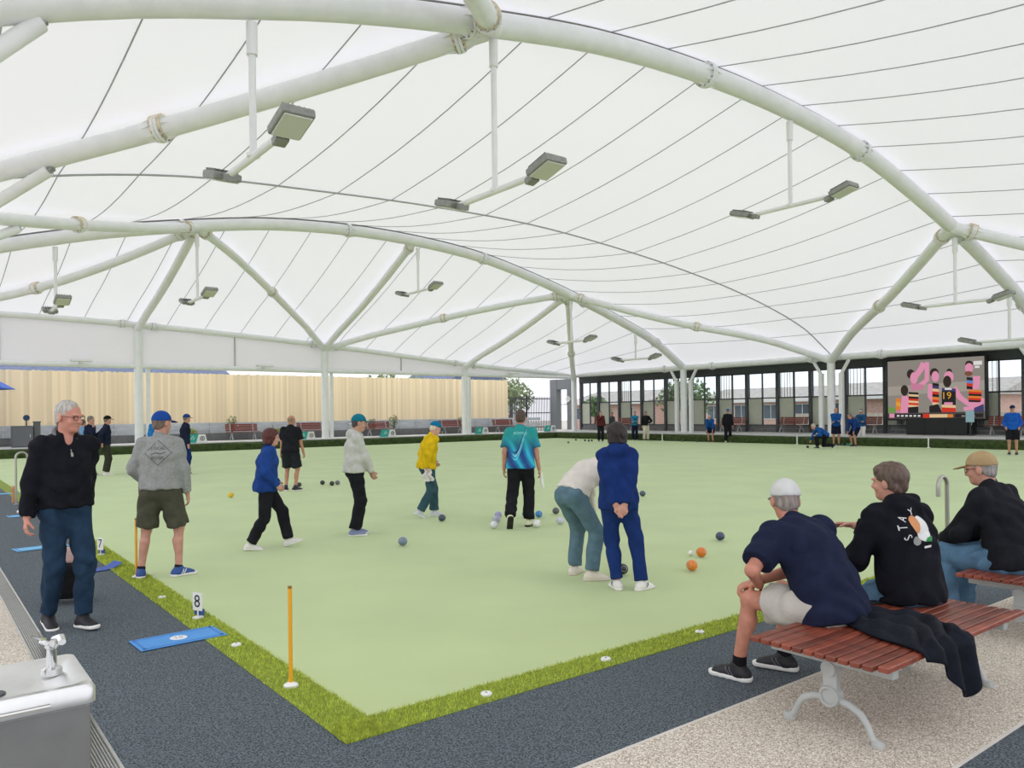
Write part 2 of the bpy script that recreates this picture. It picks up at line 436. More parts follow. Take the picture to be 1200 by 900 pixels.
# --- glazed wall (right side)
WX = 38.3
wallr = sempty('wall_right', (WX, 0, 0)); wgrey = mat('wall_grey', '#55595b', .7, var=.06)
posts = [39.4, 37.5, 35.4, 33.25, 31.1, 28.95, 26.85, 24.7, 22.6, 20.5, 18.42, 16.27, 14.1, 12.0, 9.9, 7.8, 5.7, 3.6]
MB().box((0, -3, 3.95), (.25, 39.6, 4.35)).build('header', wgrey, wallr)
brick = mat('grey_block_dado', '#6d6f70', .85, objvar=.12, var=.1, vscale=6)
bk = MB().bbox((0, -.19, 0), (.18, .19, .19), .008).mesh('block', brick)
for k in range(2):
    y = -2.8 + (k % 2) * .2
    while y < 39.2: ob('block', bk, wallr, (0, y, .42 + k * .2)); y += .4
for y in posts: MB().box((-.06, y - .09, .42), (.2, y + .09, 3.97)).build('post', dark_grey, wallr)
glass = bpy.data.materials.new('window_glass'); glass.use_nodes = True; nt = glass.node_tree; nt.nodes.clear()
o_ = nt.nodes.new('ShaderNodeOutputMaterial'); tr = nt.nodes.new('ShaderNodeBsdfTransparent'); tr.inputs[0].default_value = (.86, .9, .9, 1)
gl = nt.nodes.new('ShaderNodeBsdfGlossy'); gl.inputs['Roughness'].default_value = .03; fr = nt.nodes.new('ShaderNodeLayerWeight'); mx = nt.nodes.new('ShaderNodeMixShader'); mt_ = nt.nodes.new('ShaderNodeMath'); mt_.operation = 'POWER'; mt_.inputs[1].default_value = 5; nt.links.new(fr.outputs['Facing'], mt_.inputs[0]); fr = mt_
nt.links.new(fr.outputs[0], mx.inputs[0]); nt.links.new(tr.outputs[0], mx.inputs[1]); nt.links.new(gl.outputs[0], mx.inputs[2]); nt.links.new(mx.outputs[0], o_.inputs[0])
frost = mat('cream_spandrel', '#c3c6b4', .6, var=.03)
for i in range(len(posts) - 1):
    ya, yb = posts[i + 1] + .09, posts[i] - .09; ym = (ya + yb) / 2
    W = sempty('window_%d' % (i + 1), (WX, ym, .8)); hw = (yb - ya) / 2
    b = MB()
    for z in (0, 1.6, 3.08): b.box((.02, -hw, z), (.12, hw, z + .07))
    b.box((.02, -.03, 0), (.12, .03, 3.15)); b.build('window_frame', dark_grey, W)
    for s in (1, -1):                                  # +y side shows at the left
        y0, y1 = (.03, hw) if s > 0 else (-hw, -.03)
        MB().box((.06, y0, 1.67), (.07, y1, 3.08)).build('pane', glass, W)
        MB().box((.06, y0, .07), (.07, y1, 1.6)).build('pane', frost if s > 0 else glass, W)
    if i in (2, 4, 6, 8, 10, 13, 15):
        for k in range(5):
            yy = .03 + (hw - .03) * (k + .5) / 5; MB().box((.14, yy - .012, 1.65), (.16, yy + .012, 3.1)).build('bar', dark_grey, W)
slab('ceiling_canopy', (35.75, -3, 4.35), (39.2, 39.6, 4.45), mat('canopy_grey', '#8b8e8e', .7))
# corner pillar with clock and doorway
cp = sempty('wall_corner', (38.3, 41.0, .42))
MB().box((-.3, -.8, 0), (.3, -.35, 3.9)).build('pillar', mat('pillar_grey', '#7b7f82', .7, var=.05), cp)
MB().box((-.25, .9, 0), (.25, 1.7, 3.9)).build('pillar', mat('pillar_grey', '#7b7f82'), cp)
MB().box((-.22, -.35, 3.1), (.22, .9, 3.88)).build('lintel', mat('pillar_grey', '#7b7f82'), cp)
# ================================================================== PEOPLE: smooth-union distance fields meshed with surface nets
def A3(*a): return np.array(a, np.float64)
def RZ(d): a = math.radians(d); c, s = math.cos(a), math.sin(a); return np.array([[c, -s, 0], [s, c, 0], [0, 0, 1.]])
def RX(d): a = math.radians(d); c, s = math.cos(a), math.sin(a); return np.array([[1, 0, 0], [0, c, -s], [0, s, c]])
def RY(d): a = math.radians(d); c, s = math.cos(a), math.sin(a); return np.array([[c, 0, s], [0, 1, 0], [-s, 0, c]])
def nrm(v): return v / (np.linalg.norm(v) + 1e-12)
class Field:
    def __init__(s): s.p = []
    def cap(s, a, b, ra, rb, k=.02, clip=(), sub=False): s.p.append(('c', np.asarray(a, float), np.asarray(b, float), ra, rb, None, k, clip, sub)); return s
    def ell(s, a, b, ra, rb, u, k=.03, clip=(), sub=False): s.p.append(('e', np.asarray(a, float), np.asarray(b, float), ra, rb, nrm(np.asarray(u, float)), k, clip, sub)); return s
    def blob(s, c, r, fr, k=.02, clip=(), sub=False):          # ellipsoid in frame fr (columns = axes)
        s.p.append(('b', np.asarray(c, float), np.asarray(r, float), 0, 0, np.asarray(fr, float), k, clip, sub)); return s
    def mesh(s, h, fold=0, seed=0, clipall=(), ff=1):
        lo = np.full(3, 1e9); hi = -lo
        for p in s.p:
            if p[8]: continue
            if p[0] == 'b': rr = max(p[2]); lo = np.minimum(lo, p[1] - rr); hi = np.maximum(hi, p[1] + rr)
            else:
                rr = max(np.max(p[3]), np.max(p[4])); lo = np.minimum(lo, np.minimum(p[1], p[2]) - rr); hi = np.maximum(hi, np.maximum(p[1], p[2]) + rr)
        lo -= 3 * h; hi += 3 * h
        n = np.ceil((hi - lo) / h).astype(int) + 1
        ax = [(lo[i] + h * np.arange(n[i])).astype(np.float32) for i in range(3)]
        D = np.full(n, 1.0, np.float32)
        for kind, a, b, ra, rb, u, k, clip, sub in s.p:
            if kind == 'b': rr = max(b); l0, h0 = a - rr, a + rr
            else: rr = max(np.max(ra), np.max(rb)); l0, h0 = np.minimum(a, b) - rr, np.maximum(a, b) + rr
            mg = k + 3 * h
            i0 = np.clip(np.floor((l0 - mg - lo) / h).astype(int), 0, n); i1 = np.clip(np.ceil((h0 + mg - lo) / h).astype(int) + 1, 0, n)
            if np.any(i1 <= i0): continue
            sl = tuple(slice(i0[j], i1[j]) for j in range(3))
            X = ax[0][sl[0]][:, None, None]; Y = ax[1][sl[1]][None, :, None]; Z = ax[2][sl[2]][None, None, :]
            dx, dy, dz = X - a[0], Y - a[1], Z - a[2]
            if kind == 'b':
                q = 0
                for j in range(3):
                    e = u[:, j]; q = q + ((dx * e[0] + dy * e[1] + dz * e[2]) / b[j]) ** 2
                d = (np.sqrt(q) - 1) * min(b)
            else:
                v = b - a; L2 = max(v @ v, 1e-9); t = np.clip((dx * v[0] + dy * v[1] + dz * v[2]) / L2, 0, 1)
                qx, qy, qz = dx - t * v[0], dy - t * v[1], dz - t * v[2]
                if kind == 'c': d = np.sqrt(qx * qx + qy * qy + qz * qz) - (ra + (rb - ra) * t)
                else:
                    w_ = nrm(v); uu = nrm(u - w_ * (u @ w_)); vv = np.cross(w_, uu)
                    ru = ra[0] + (rb[0] - ra[0]) * t; rv = ra[1] + (rb[1] - ra[1]) * t
                    q = ((qx * uu[0] + qy * uu[1] + qz * uu[2]) / ru) ** 2 + ((qx * vv[0] + qy * vv[1] + qz * vv[2]) / rv) ** 2 + ((qx * w_[0] + qy * w_[1] + qz * w_[2]) / np.minimum(ru, rv)) ** 2
                    d = (np.sqrt(q) - 1) * np.minimum(ru, rv)
            for pt, nn in clip: d = np.maximum(d, (X - pt[0]) * nn[0] + (Y - pt[1]) * nn[1] + (Z - pt[2]) * nn[2])
            B = D[sl]
            if sub:
                d = -d; g = np.maximum(k - np.abs(B - d), 0) / k; D[sl] = np.maximum(B, d) + g * g * k * .25
            else:
                g = np.maximum(k - np.abs(B - d), 0) / k; D[sl] = np.minimum(B, d) - g * g * k * .25
        X = ax[0][:, None, None]; Y = ax[1][None, :, None]; Z = ax[2][None, None, :]
        if fold:
            ph = seed * 1.7; X, Y, Z = X * ff, Y * ff, Z * ff
            f_ = (1.1 - 2.2 * np.abs(np.sin(15 * (Z + .35 * X * np.sin(3 * Y + ph)) + 2 * np.sin(9 * X + 5 * Y + ph) + 1.3 * np.sin(13 * Y + 4 * Z + ph)))) * (.55 + .45 * np.sin(11 * Z + 8 * X + ph * 2))
            f_ = f_ + .5 * np.sin(52 * (X + .3 * Z) + 5 * np.sin(7 * Z + 6 * Y + ph))
            D += (fold * .6 * (f_ - .35)).astype(np.float32); X, Y, Z = X / ff, Y / ff, Z / ff
        for pt, nn in clipall: D = np.maximum(D, (X - pt[0]) * nn[0] + (Y - pt[1]) * nn[1] + (Z - pt[2]) * nn[2])
        return surf_nets(D, lo, h)
CO = [(0,0,0),(1,0,0),(0,1,0),(1,1,0),(0,0,1),(1,0,1),(0,1,1),(1,1,1)]
ED = [(0,1),(2,3),(4,5),(6,7),(0,2),(1,3),(4,6),(5,7),(0,4),(1,5),(2,6),(3,7)]
def surf_nets(D, lo, h):
    S = D < 0
    c = np.zeros(np.array(D.shape) - 1, np.int8); n = D.shape
    for x, y, z in CO: c += S[x:n[0]-1+x, y:n[1]-1+y, z:n[2]-1+z]
    act = (c > 0) & (c < 8)
    I = np.stack(np.nonzero(act), 1); idx = np.full(act.shape, -1, np.int32); idx[act] = np.arange(len(I))
    vals = [D[I[:, 0] + x, I[:, 1] + y, I[:, 2] + z] for x, y, z in CO]
    acc = np.zeros((len(I), 3)); cnt = np.zeros(len(I))
    for a, b in ED:
        va, vb = vals[a], vals[b]; mk = (va < 0) != (vb < 0); t = np.where(mk, va / np.where(mk, va - vb, 1), 0)
        pa, pb = np.array(CO[a], float), np.array(CO[b], float)
        acc += np.where(mk[:, None], pa + t[:, None] * (pb - pa), 0); cnt += mk
    V = (I + acc / cnt[:, None]) * h + lo
    Q = []
    for axx in range(3):
        o1, o2 = (axx + 1) % 3, (axx + 2) % 3
        s0 = [slice(None)] * 3; s1 = [slice(None)] * 3; s0[axx] = slice(0, -1); s1[axx] = slice(1, None)
        A, B = S[tuple(s0)], S[tuple(s1)]
        E_ = np.stack(np.nonzero(A != B), 1)
        ok = (E_[:, o1] > 0) & (E_[:, o2] > 0) & (E_[:, o1] < n[o1] - 1) & (E_[:, o2] < n[o2] - 1); E_ = E_[ok]
        fl = A[E_[:, 0], E_[:, 1], E_[:, 2]]
        def at_(d1, d2):
            e = E_.copy(); e[:, o1] -= d1; e[:, o2] -= d2; return idx[e[:, 0], e[:, 1], e[:, 2]]
        q = np.stack([at_(1, 1), at_(0, 1), at_(0, 0), at_(1, 0)], 1)
        q[~fl] = q[~fl][:, ::-1]; Q.append(q)
    return V, np.concatenate(Q)
def np_mesh(name, V, Q, M):
    me = bpy.data.meshes.new(name); nq = len(Q)
    me.vertices.add(len(V)); me.vertices.foreach_set('co', V.astype(np.float32).ravel())
    me.loops.add(nq * 4); me.loops.foreach_set('vertex_index', Q.astype(np.int32).ravel())
    me.polygons.add(nq); me.polygons.foreach_set('loop_start', np.arange(0, nq * 4, 4, dtype=np.int32)); me.polygons.foreach_set('loop_total', np.full(nq, 4, np.int32))
    me.polygons.foreach_set('use_smooth', np.ones(nq, bool)); me.materials.append(M); me.update(calc_edges=True); me.validate(); return me
def ik(a, b, l1, l2, pole):
    a = np.asarray(a, float); b = np.asarray(b, float); d = b - a; L = np.linalg.norm(d); u = d / (L + 1e-9)
    if L > (l1 + l2) * .998: L = (l1 + l2) * .998; b = a + u * L
    if L < abs(l1 - l2) + .05: L = abs(l1 - l2) + .05; b = a + u * L
    x = (l1 * l1 - l2 * l2 + L * L) / (2 * L); y = math.sqrt(max(l1 * l1 - x * x, 0))
    p = np.asarray(pole, float); p = nrm(p - u * (p @ u)); return a + u * x + p * y, b

SKIN = {}
def skin(c):
    if c not in SKIN:
        SKIN[c] = mat('skin_' + c.strip('#'), c, .55, var=.10, vscale=18, bump=.05, bscale=150)
        SKIN[c].node_tree.nodes['Principled BSDF'].inputs['Subsurface Weight'].default_value = 0
    return SKIN[c]
def hairmat(c):
    n = 'hair_' + c.strip('#')
    if n in MATS: return MATS[n]
    M = mat(n, c, .5, var=.3, vscale=34, bump=.5, bscale=70); nt = M.node_tree; tc = [q for q in nt.nodes if q.type == 'TEX_COORD'][0]
    mp = nt.nodes.new('ShaderNodeMapping'); mp.inputs['Scale'].default_value = (2.0, 1.4, .35); nt.links.new(tc.outputs['Object'], mp.inputs[0])
    for q in nt.nodes:
        if q.type == 'TEX_NOISE': nt.links.new(mp.outputs[0], q.inputs['Vector'])
    return M
def cloth(name, c, var=.12, vs=10, bump=.45, bs=16, **k): return mat(name, c, .92, var=var, vscale=vs, bump=bump, bscale=bs, spec=.15, **k)

def hand_prims(f, wr, d, n, side, s, curl, rmin, spread=.0):
    """palm plus four fingers and a thumb; d = pointing direction, n = palm normal (curl direction), side = towards the thumb"""
    d = nrm(d); n = nrm(n - d * (n @ d)); t = np.cross(n, d); t = t * (1 if t @ side > 0 else -1)
    kn = wr + d * .088 * s
    f.ell(wr - d * .01 * s, kn - d * .012 * s, (.028 * s, .018 * s), (.040 * s, .015 * s), t, .012)
    for off, ln in ((.030, .072), (.010, .080), (-.010, .075), (-.029, .058)):
        p = kn + t * off * s - d * .008 * s; ang = curl * .45
        for fr_, r in ((.45, .0095), (.32, .0085), (.26, .0078)):
            dd = d * math.cos(math.radians(ang)) + n * math.sin(math.radians(ang)) + t * off * spread
            q = p + dd * ln * fr_ * s; f.cap(p, q, max(r * s, rmin), max(r * .9 * s, rmin), .006); p = q; ang += curl * .75
    p = wr + d * .025 * s + t * .025 * s; q = p + (d * .6 + t * .6 + n * .35) * .042 * s
    f.cap(p, q, max(.014 * s, rmin), max(.011 * s, rmin), .010)
    f.cap(q, q + (d * .9 + n * (.25 + curl / 90) + t * .1) * .034 * s, max(.0105 * s, rmin), max(.0085 * s, rmin), .006)

def person(label, loc, phi, H, pose, fit, lod=1, sd=0, rz=None, group=None):
    """loc: ground point; phi: facing relative to the view (0 = away, 90 = to the right of the picture)"""
    s = H / 1.75
    hs = {0: .0065, 1: .011, 2: .018}[lod]; hc = {0: .0095, 1: .0125, 2: .020}[lod]
    fd = {0: .014, 1: .011, 2: 0}[lod]
    root = thing('person', label, 'person', loc, -(math.atan2(loc[0] - CAM[0], loc[1] - CAM[1]) + math.radians(phi)) if rz is None else rz, group)
    fat = fit.get('fat', 1.0)
    pel = A3(*pose.get('pel', (0, 0, .972))) * s; py_ = pose.get('pelyaw', 0); lean = pose.get('lean', 3); bend = pose.get('bend', 4); tw = pose.get('twist', 0); ro = pose.get('roll', 0)
    F0 = RZ(py_) @ RY(ro * .5) @ RX(-lean * .6); F1 = RZ(py_ + tw * .5) @ RY(ro) @ RX(-lean); F2 = RZ(py_ + tw) @ RY(ro) @ RX(-(lean + bend))
    wa = pel + F0[:, 2] * .12 * s; ch = wa + F1[:, 2] * .19 * s; sh = ch + F2[:, 2] * .145 * s; nb_ = sh + F2[:, 2] * .055 * s
    FH = RZ(py_ + tw + pose.get('hyaw', 0)) @ RY(pose.get('hroll', 0)) @ RX(-pose.get('hpitch', 4))
    hc0 = nb_ + F2[:, 2] * .05 * s + FH[:, 2] * .108 * s + FH[:, 1] * .02 * s
    sw = fit.get('sw', .168)
    SHO = [sh + F2[:, 0] * x * sw * s - F2[:, 2] * .01 * s for x in (-1, 1)]
    HIP = [pel + F0[:, 0] * x * .088 * s - F0[:, 2] * .045 * s for x in (-1, 1)]
    feet = pose.get('feet', [(-.11, 0, .08, 8, 0), (.11, 0, .08, -8, 0)])        # left, right: x, y, ankle z, yaw, heel lift
    hands = pose.get('hands', [(-.25, .03, .86), (.25, .03, .86)])
    KN, AN, EL, WR, FF = [], [], [], [], []
    for i in (0, 1):
        fx, fy, fz, fyaw, fp = feet[i]; FR = RZ(fyaw) @ RX(-fp); FF.append(FR)
        a = A3(fx, fy, fz) * s
        pole = pose.get('kpole', [None, None])[i]
        pole = FR[:, 1] * .8 + F0[:, 1] * .6 + A3(0, 0, .15) if pole is None else A3(*pole)
        k, an = ik(HIP[i], a, .432 * s, .43 * s, pole); KN.append(k); AN.append(an)
        sg = -1 if i == 0 else 1
        pole = pose.get('epole', [None, None])[i]; pole = F2 @ A3(sg * .45, -1, -.2) if pole is None else A3(*pole)
        e, wr = ik(SHO[i], A3(*hands[i]) * s, .29 * s, .255 * s, pole); EL.append(e); WR.append(wr)
    # ---------------- body
    f = Field()
    X0, X1, X2 = F0[:, 0], F1[:, 0], F2[:, 0]
    f.ell(pel - F0[:, 2] * .03 * s, wa, (.150 * s, .098 * s), (.135 * s * fat, .093 * s * fat), X0, .04)
    f.ell(wa, ch, (.135 * s * fat, .093 * s * fat), (.150 * s, .105 * s), X1, .04)
    f.ell(ch, sh, (.150 * s, .105 * s), (.115 * s, .075 * s), X2, .04)
    for i in (0, 1):
        f.cap(sh, SHO[i], .06 * s, .052 * s, .03)
        f.cap(SHO[i], EL[i], .050 * s, .040 * s, .02); f.cap(EL[i], WR[i], .041 * s, .027 * s, .015)
        f.cap(HIP[i], KN[i], .082 * s, .054 * s, .03); f.cap(KN[i], AN[i], .050 * s, .035 * s, .02)
        cv = KN[i] + (AN[i] - KN[i]) * .3 - FF[i][:, 1] * .018 * s; f.cap(cv, KN[i] + (AN[i] - KN[i]) * .5 - FF[i][:, 1] * .01 * s, .049 * s, .04 * s, .02)
        f.cap(KN[i] + FF[i][:, 1] * .012 * s, KN[i] + FF[i][:, 1] * .014 * s, .043 * s, .043 * s, .02)
        sg = -1 if i == 0 else 1
        hd = pose.get('hdir', [None, None])[i]; hd = (WR[i] - EL[i]) if hd is None else A3(*hd)
        pn = pose.get('palm', [None, None])[i]; pn = F2 @ A3(-sg, .15, 0) if pn is None else A3(*pn)
        th_ = pose.get('thumb', [None, None])[i]; th_ = F2[:, 1] + A3(0, 0, .3) if th_ is None else A3(*th_)
        if lod < 2: hand_prims(f, WR[i], hd, pn, th_, s, pose.get('curl', [38, 38])[i], hs * .62)
        else: f.cap(WR[i], WR[i] + nrm(hd) * .1 * s, .034 * s, .028 * s, .01)
    hp = lambda x, y, z: hc0 + FH @ (A3(x, y, z) * s)
    f.cap(nb_ - F2[:, 2] * .03 * s, hp(0, -.022, -.055), .060 * s, .054 * s, .025)
    f.blob(hp(0, -.014, .026), A3(.076, .096, .092) * s, FH, .03); f.blob(hp(0, .022, -.045), A3(.058, .066, .076) * s, FH, .03)
    f.blob(hp(0, .056, -.092), A3(.030, .028, .022) * s, FH, .025)
    if lod < 2:
        for x in (-1, 1):
            f.blob(hp(x * .034, .090, .002), A3(.016, .018, .010) * s, FH, .012, sub=True)
            f.blob(hp(x * .036, .062, -.030), A3(.024, .022, .022) * s, FH, .02)
            f.blob(hp(x * .030, .082, .022), A3(.026, .014, .009) * s, FH, .012)
            f.blob(hp(x * .079, -.012, -.010), A3(.010, .022, .034) * s, FH @ RZ(-x * 18), .008)
        f.cap(hp(0, .084, .008), hp(0, .103, -.026), .010 * s, .0145 * s, .014); f.blob(hp(0, .094, -.030), A3(.020, .014, .011) * s, FH, .01)
        f.blob(hp(0, .080, -.060), A3(.026, .012, .008) * s, FH, .006); f.blob(hp(0, .078, -.075), A3(.022, .012, .008) * s, FH, .006)
        f.blob(hp(0, .096, -.067), A3(.022, .012, .0022) * s, FH, .004, sub=True)
    V, Q = f.mesh(hs); body = ob('body', np_mesh('body', V, Q, skin(fit.get('skin', '#c79a82'))), root)
    if lod == 0 or fit.get('eyes'):
        for x in (-1, 1):
            g = MB().lathe([(.0001, -.0115), (.008, -.0085), (.0115, 0), (.008, .0085), (.0001, .0115)], n=10); e = g.build('eye', mat('eye_white', '#d8d4cc', .2), root, smooth=True)
            e.location = hp(x * .032, .0655, .002); e.scale = (s * .85,) * 3
            g = MB().lathe([(.0001, 0), (.0055, 0), (.0055, .0012), (.0001, .0016)], n=10); ii = g.build('iris', mat('iris', '#2e2a26', .2), e)
            q = Vector(FH[:, 1]).to_track_quat('Z', 'Y'); ii.rotation_mode = 'QUATERNION'; ii.rotation_quaternion = q; ii.location = Vector(FH[:, 1]) * .0105
    # ---------------- hair, hats
    hcol = fit.get('hair')
    if hcol:
        f = Field(); st = fit.get('hstyle', 'short'); th = {'short': .009, 'full': .017, 'bob': .022, 'bald': .003}[st]
        fr_pl = (hp(0, .035, 0), FH @ nrm(A3(0, 1, -.5))); lo_pl = (hp(0, 0, 0) + FH @ (nrm(A3(0, -.66, .75)) * -.008 * s), FH @ nrm(A3(0, .66, -.75)))
        if st == 'bob':
            f.blob(hp(0, -.020, .020), A3(.076 + th, .096 + th, .092 + th) * s, FH, .02, [(hp(0, .045, 0), FH @ nrm(A3(0, 1, -.45)))])
            f.ell(hp(0, -.035, .02), hp(0, -.045, -.085), (.098 * s, .080 * s), (.098 * s, .074 * s), FH[:, 0], .03, [(hp(0, .012, 0), FH[:, 1]), (hp(0, 0, -.105), -FH[:, 2])])
        elif st == 'bald':
            f.blob(hp(0, -.016, .022), A3(.079, .098, .090) * s, FH, .02, [fr_pl, lo_pl, (hp(0, 0, .055), FH[:, 2])])
        else:
            q_ = .008 if st == 'full' else 0
            f.blob(hp(0, -.024, .036), A3(.0795 + q_, .0975 + q_, .0925 + q_) * s, FH, .02, [fr_pl, lo_pl])
            f.blob(hp(0, -.047, -.03), A3(.069 + q_ * .6, .057 + q_ * .6, .06) * s, FH, .02, [lo_pl])
            if st == 'full': f.blob(hp(0, .03, .082), A3(.066, .05, .035) * s, FH, .03, [fr_pl])
        ca = [(hp(0, 0, .04), FH[:, 2])] if fit.get('cap') else []
        V, Q = f.mesh({0: .008, 1: .009, 2: .012}[lod], .006 if st in ('full', 'bob') else .003, sd, ca, ff=2.6)
        ob('hair', np_mesh('hair', V, Q, hairmat(hcol)), body)
    hat = fit.get('cap')
    if hat:
        f = Field(); FT = FH @ RX(8)
        f.blob(hp(0, -.014, .030), A3(.090, .110, .105) * s, FH, .01, [(hp(0, 0, .028), -FT[:, 2])])
        V, Q = f.mesh(max(hs, .007)); cap = ob('cap', np_mesh('cap', V, Q, cloth('cap_' + hat.strip('#'), hat, .06)), body)
        f = Field(); f.blob(hp(0, .118, .030), A3(.076, .075, .0085) * s, FH @ RX(-8), .01, [(hp(0, .07, 0), -FH[:, 1])])
        V, Q = f.mesh(max(hs * .8, .006)); ob('brim', np_mesh('brim', V, Q, cloth('cap_' + fit.get('brim', hat).strip('#'), fit.get('brim', hat), .06)), cap)
    if fit.get('visor'):
        f = Field(); f.blob(hp(0, -.014, .030), A3(.09, .110, .10) * s, FH, .01, [(hp(0, 0, .06), FH[:, 2]), (hp(0, 0, .02), -FH[:, 2])]); f.blob(hp(0, .13, .035), A3(.07, .07, .012) * s, FH, .01)
        V, Q = f.mesh(hs); ob('sun_visor', np_mesh('sun_visor', V, Q, cloth('visor_white', '#e6e4de')), body)
    if fit.get('glasses'):
        g = MB()
        for x in (-1, 1):
            c = [hp(x * (.034 + .024 * math.cos(a)), .098 - .006 * abs(math.cos(a)), .002 + .018 * math.sin(a)) for a in np.linspace(0, 2 * math.pi, 15)]
            g.tube(c, .0022 * s, 6); g.tube([hp(x * .058, .092, .006), hp(x * .082, .03, .008), hp(x * .086, -.015, .004)], .0022 * s, 6)
        g.tube([hp(-.012, .1, .006), hp(0, .104, .009), hp(.012, .1, .006)], .002 * s, 6)
        g.build('glasses', mat('spectacle_frame', fit['glasses'], .3), body)
    # ---------------- trousers / shorts
    bt = fit['bottom']; bi = bt.get('loose', .016); f = Field()
    wp = [(pel + F0[:, 2] * .135 * s, F0[:, 2])]
    f.ell(pel - F0[:, 2] * .04 * s, wa + F0[:, 2] * .03 * s, ((.158 + bi * .6) * s, (.106 + bi * .5) * s), ((.136 * fat + bi * .6) * s, (.094 * fat + bi * .5) * s), X0, .05, wp)
    f.blob(pel - F0[:, 1] * .045 * s - F0[:, 2] * .05 * s, A3(.135, .085, .10) * s, F0, .04)
    for i in (0, 1):
        kn, an = KN[i], AN[i]; ax_ = nrm(an - kn)
        if bt.get('short'):
            tq = bt['short']; e = HIP[i] + (kn - HIP[i]) * tq; f.cap(HIP[i], e + (kn - HIP[i]) * .15, (.088 + bi) * s, (.073 + bi * 1.3) * s, .04, [(e, nrm(kn - HIP[i]))])
        else:
            f.cap(HIP[i], kn, (.086 + bi) * s, (.060 + bi) * s, .04)
            e = kn + (an - kn) * .93; f.cap(kn, an + ax_ * .06 * s, (.060 + bi) * s, (bt.get('hem', .048) + bi) * s, .025, [(e, ax_)])
    V, Q = f.mesh(hc, fd, sd)
    ob('shorts' if bt.get('short') else 'trousers', np_mesh('trousers', V, Q, bt['m']), root)
    # ---------------- top
    tp = fit['top']; ti = tp.get('loose', .02); f = Field(); hem = tp.get('hem', -.03)
    hp_ = [(pel + F0[:, 2] * hem * s, -F0[:, 2])]
    if hem < 0: f.blob(pel - F0[:, 1] * .03 * s - F0[:, 2] * .04 * s, A3(.165 + ti * .7, .125 + ti * .8, .15) * s, F0, .05, hp_)
    f.ell(pel + F0[:, 2] * (hem - .08) * s, wa, ((.182 + ti) * s, (.130 + ti) * s), ((.142 * fat + ti) * s, (.102 * fat + ti) * s), X0, .05, hp_)
    f.ell(wa, ch, ((.142 * fat + ti) * s, (.102 * fat + ti) * s), ((.156 + ti) * s, (.112 + ti * .8) * s), X1, .05)
    f.ell(ch, sh, ((.156 + ti) * s, (.112 + ti * .8) * s), ((.122 + ti * .6) * s, (.080 + ti * .5) * s), X2, .05, [(nb_ + F2[:, 2] * .005 * s, F2[:, 2])])
    for i in (0, 1):
        f.cap(sh, SHO[i], (.062 + ti * .3) * s, (.052 + ti * .45) * s, .04)
        if tp.get('sleeve') == 'short':
            e = SHO[i] + (EL[i] - SHO[i]) * .78; f.cap(SHO[i], EL[i], (.057 + ti * .7) * s, (.055 + ti) * s, .03, [(e, nrm(EL[i] - SHO[i]))])
        elif tp.get('sleeve') != 'none':
            f.cap(SHO[i], EL[i], (.053 + ti * .5) * s, (.044 + ti * .6) * s, .03)
            e = EL[i] + (WR[i] - EL[i]) * tp.get('cuff', .96); f.cap(EL[i], WR[i], (.046 + ti * .7) * s, (.033 + ti * .45) * s, .025, [(e, nrm(WR[i] - EL[i]))])
    if tp.get('hood'):
        f.ell(nb_ - F2[:, 1] * .075 * s + F2[:, 2] * .02 * s - X2 * .07 * s, nb_ - F2[:, 1] * .075 * s + F2[:, 2] * .02 * s + X2 * .07 * s, (.05 * s, .035 * s), (.05 * s, .035 * s), F2[:, 1], .04)
        f.ell(nb_ - F2[:, 1] * .10 * s - F2[:, 2] * .03 * s - X2 * .05 * s, nb_ - F2[:, 1] * .10 * s - F2[:, 2] * .03 * s + X2 * .05 * s, (.045 * s, .05 * s), (.045 * s, .05 * s), F2[:, 1], .03)
    if tp.get('collar') is None or tp.get('collar'):
        c = nb_ + F2[:, 2] * .012 * s; f.cap(c - F2[:, 2] * .06 * s, c + F2[:, 2] * .02 * s, .082 * s, .072 * s, .03, [(c + F2[:, 2] * tp.get('neck', .015) * s + F2[:, 1] * .0, nrm(F2[:, 2] + F2[:, 1] * .45))])
    if tp.get('vneck'):
        f.cap(nb_ + F2[:, 1] * .09 * s + F2[:, 2] * .03 * s, nb_ + F2[:, 1] * .12 * s - F2[:, 2] * .10 * s, .062 * s, .014 * s, .01, sub=True)
    V, Q = f.mesh(hc, fd, sd + 3)
    top = ob(tp.get('name', 'jumper'), np_mesh('top', V, Q, tp['m']), root)
    # ---------------- shoes
    so_ = fit['shoe']
    for i in (0, 1):
        FR = FF[i]; an = AN[i]; P_ = lambda x, y, z: an + FR @ (A3(x, y, z - .08) * s)
        g = Field(); bot = [(P_(0, 0, .018), -FR[:, 2])]
        g.ell(P_(0, -.045, .035), P_(0, .145, .026), (.040 * s, .040 * s), (.042 * s, .026 * s), FR[:, 0], .03, bot); g.cap(P_(0, -.02, .05), P_(0, .0, .095), .046 * s, .043 * s, .03, [(P_(0, 0, .105), FR[:, 2])]); g.cap(P_(0, .02, .06), P_(0, .10, .04), .034 * s, .028 * s, .03, bot)
        V, Q = g.mesh({0: .007, 1: .010, 2: .016}[lod]); sh_o = ob('shoe', np_mesh('shoe', V, Q, so_['m']), root)
        g = Field(); g.ell(P_(0, -.048, .02), P_(0, .15, .02), (.046 * s, .045 * s), (.047 * s, .045 * s), FR[:, 0], .01, [(P_(0, 0, .0), -FR[:, 2]), (P_(0, 0, .028), FR[:, 2])])
        V, Q = g.mesh({0: .007, 1: .009, 2: .016}[lod]); ob('sole', np_mesh('sole', V, Q, so_.get('sole', mat('sole_white', '#e2e0da', .7))), sh_o)
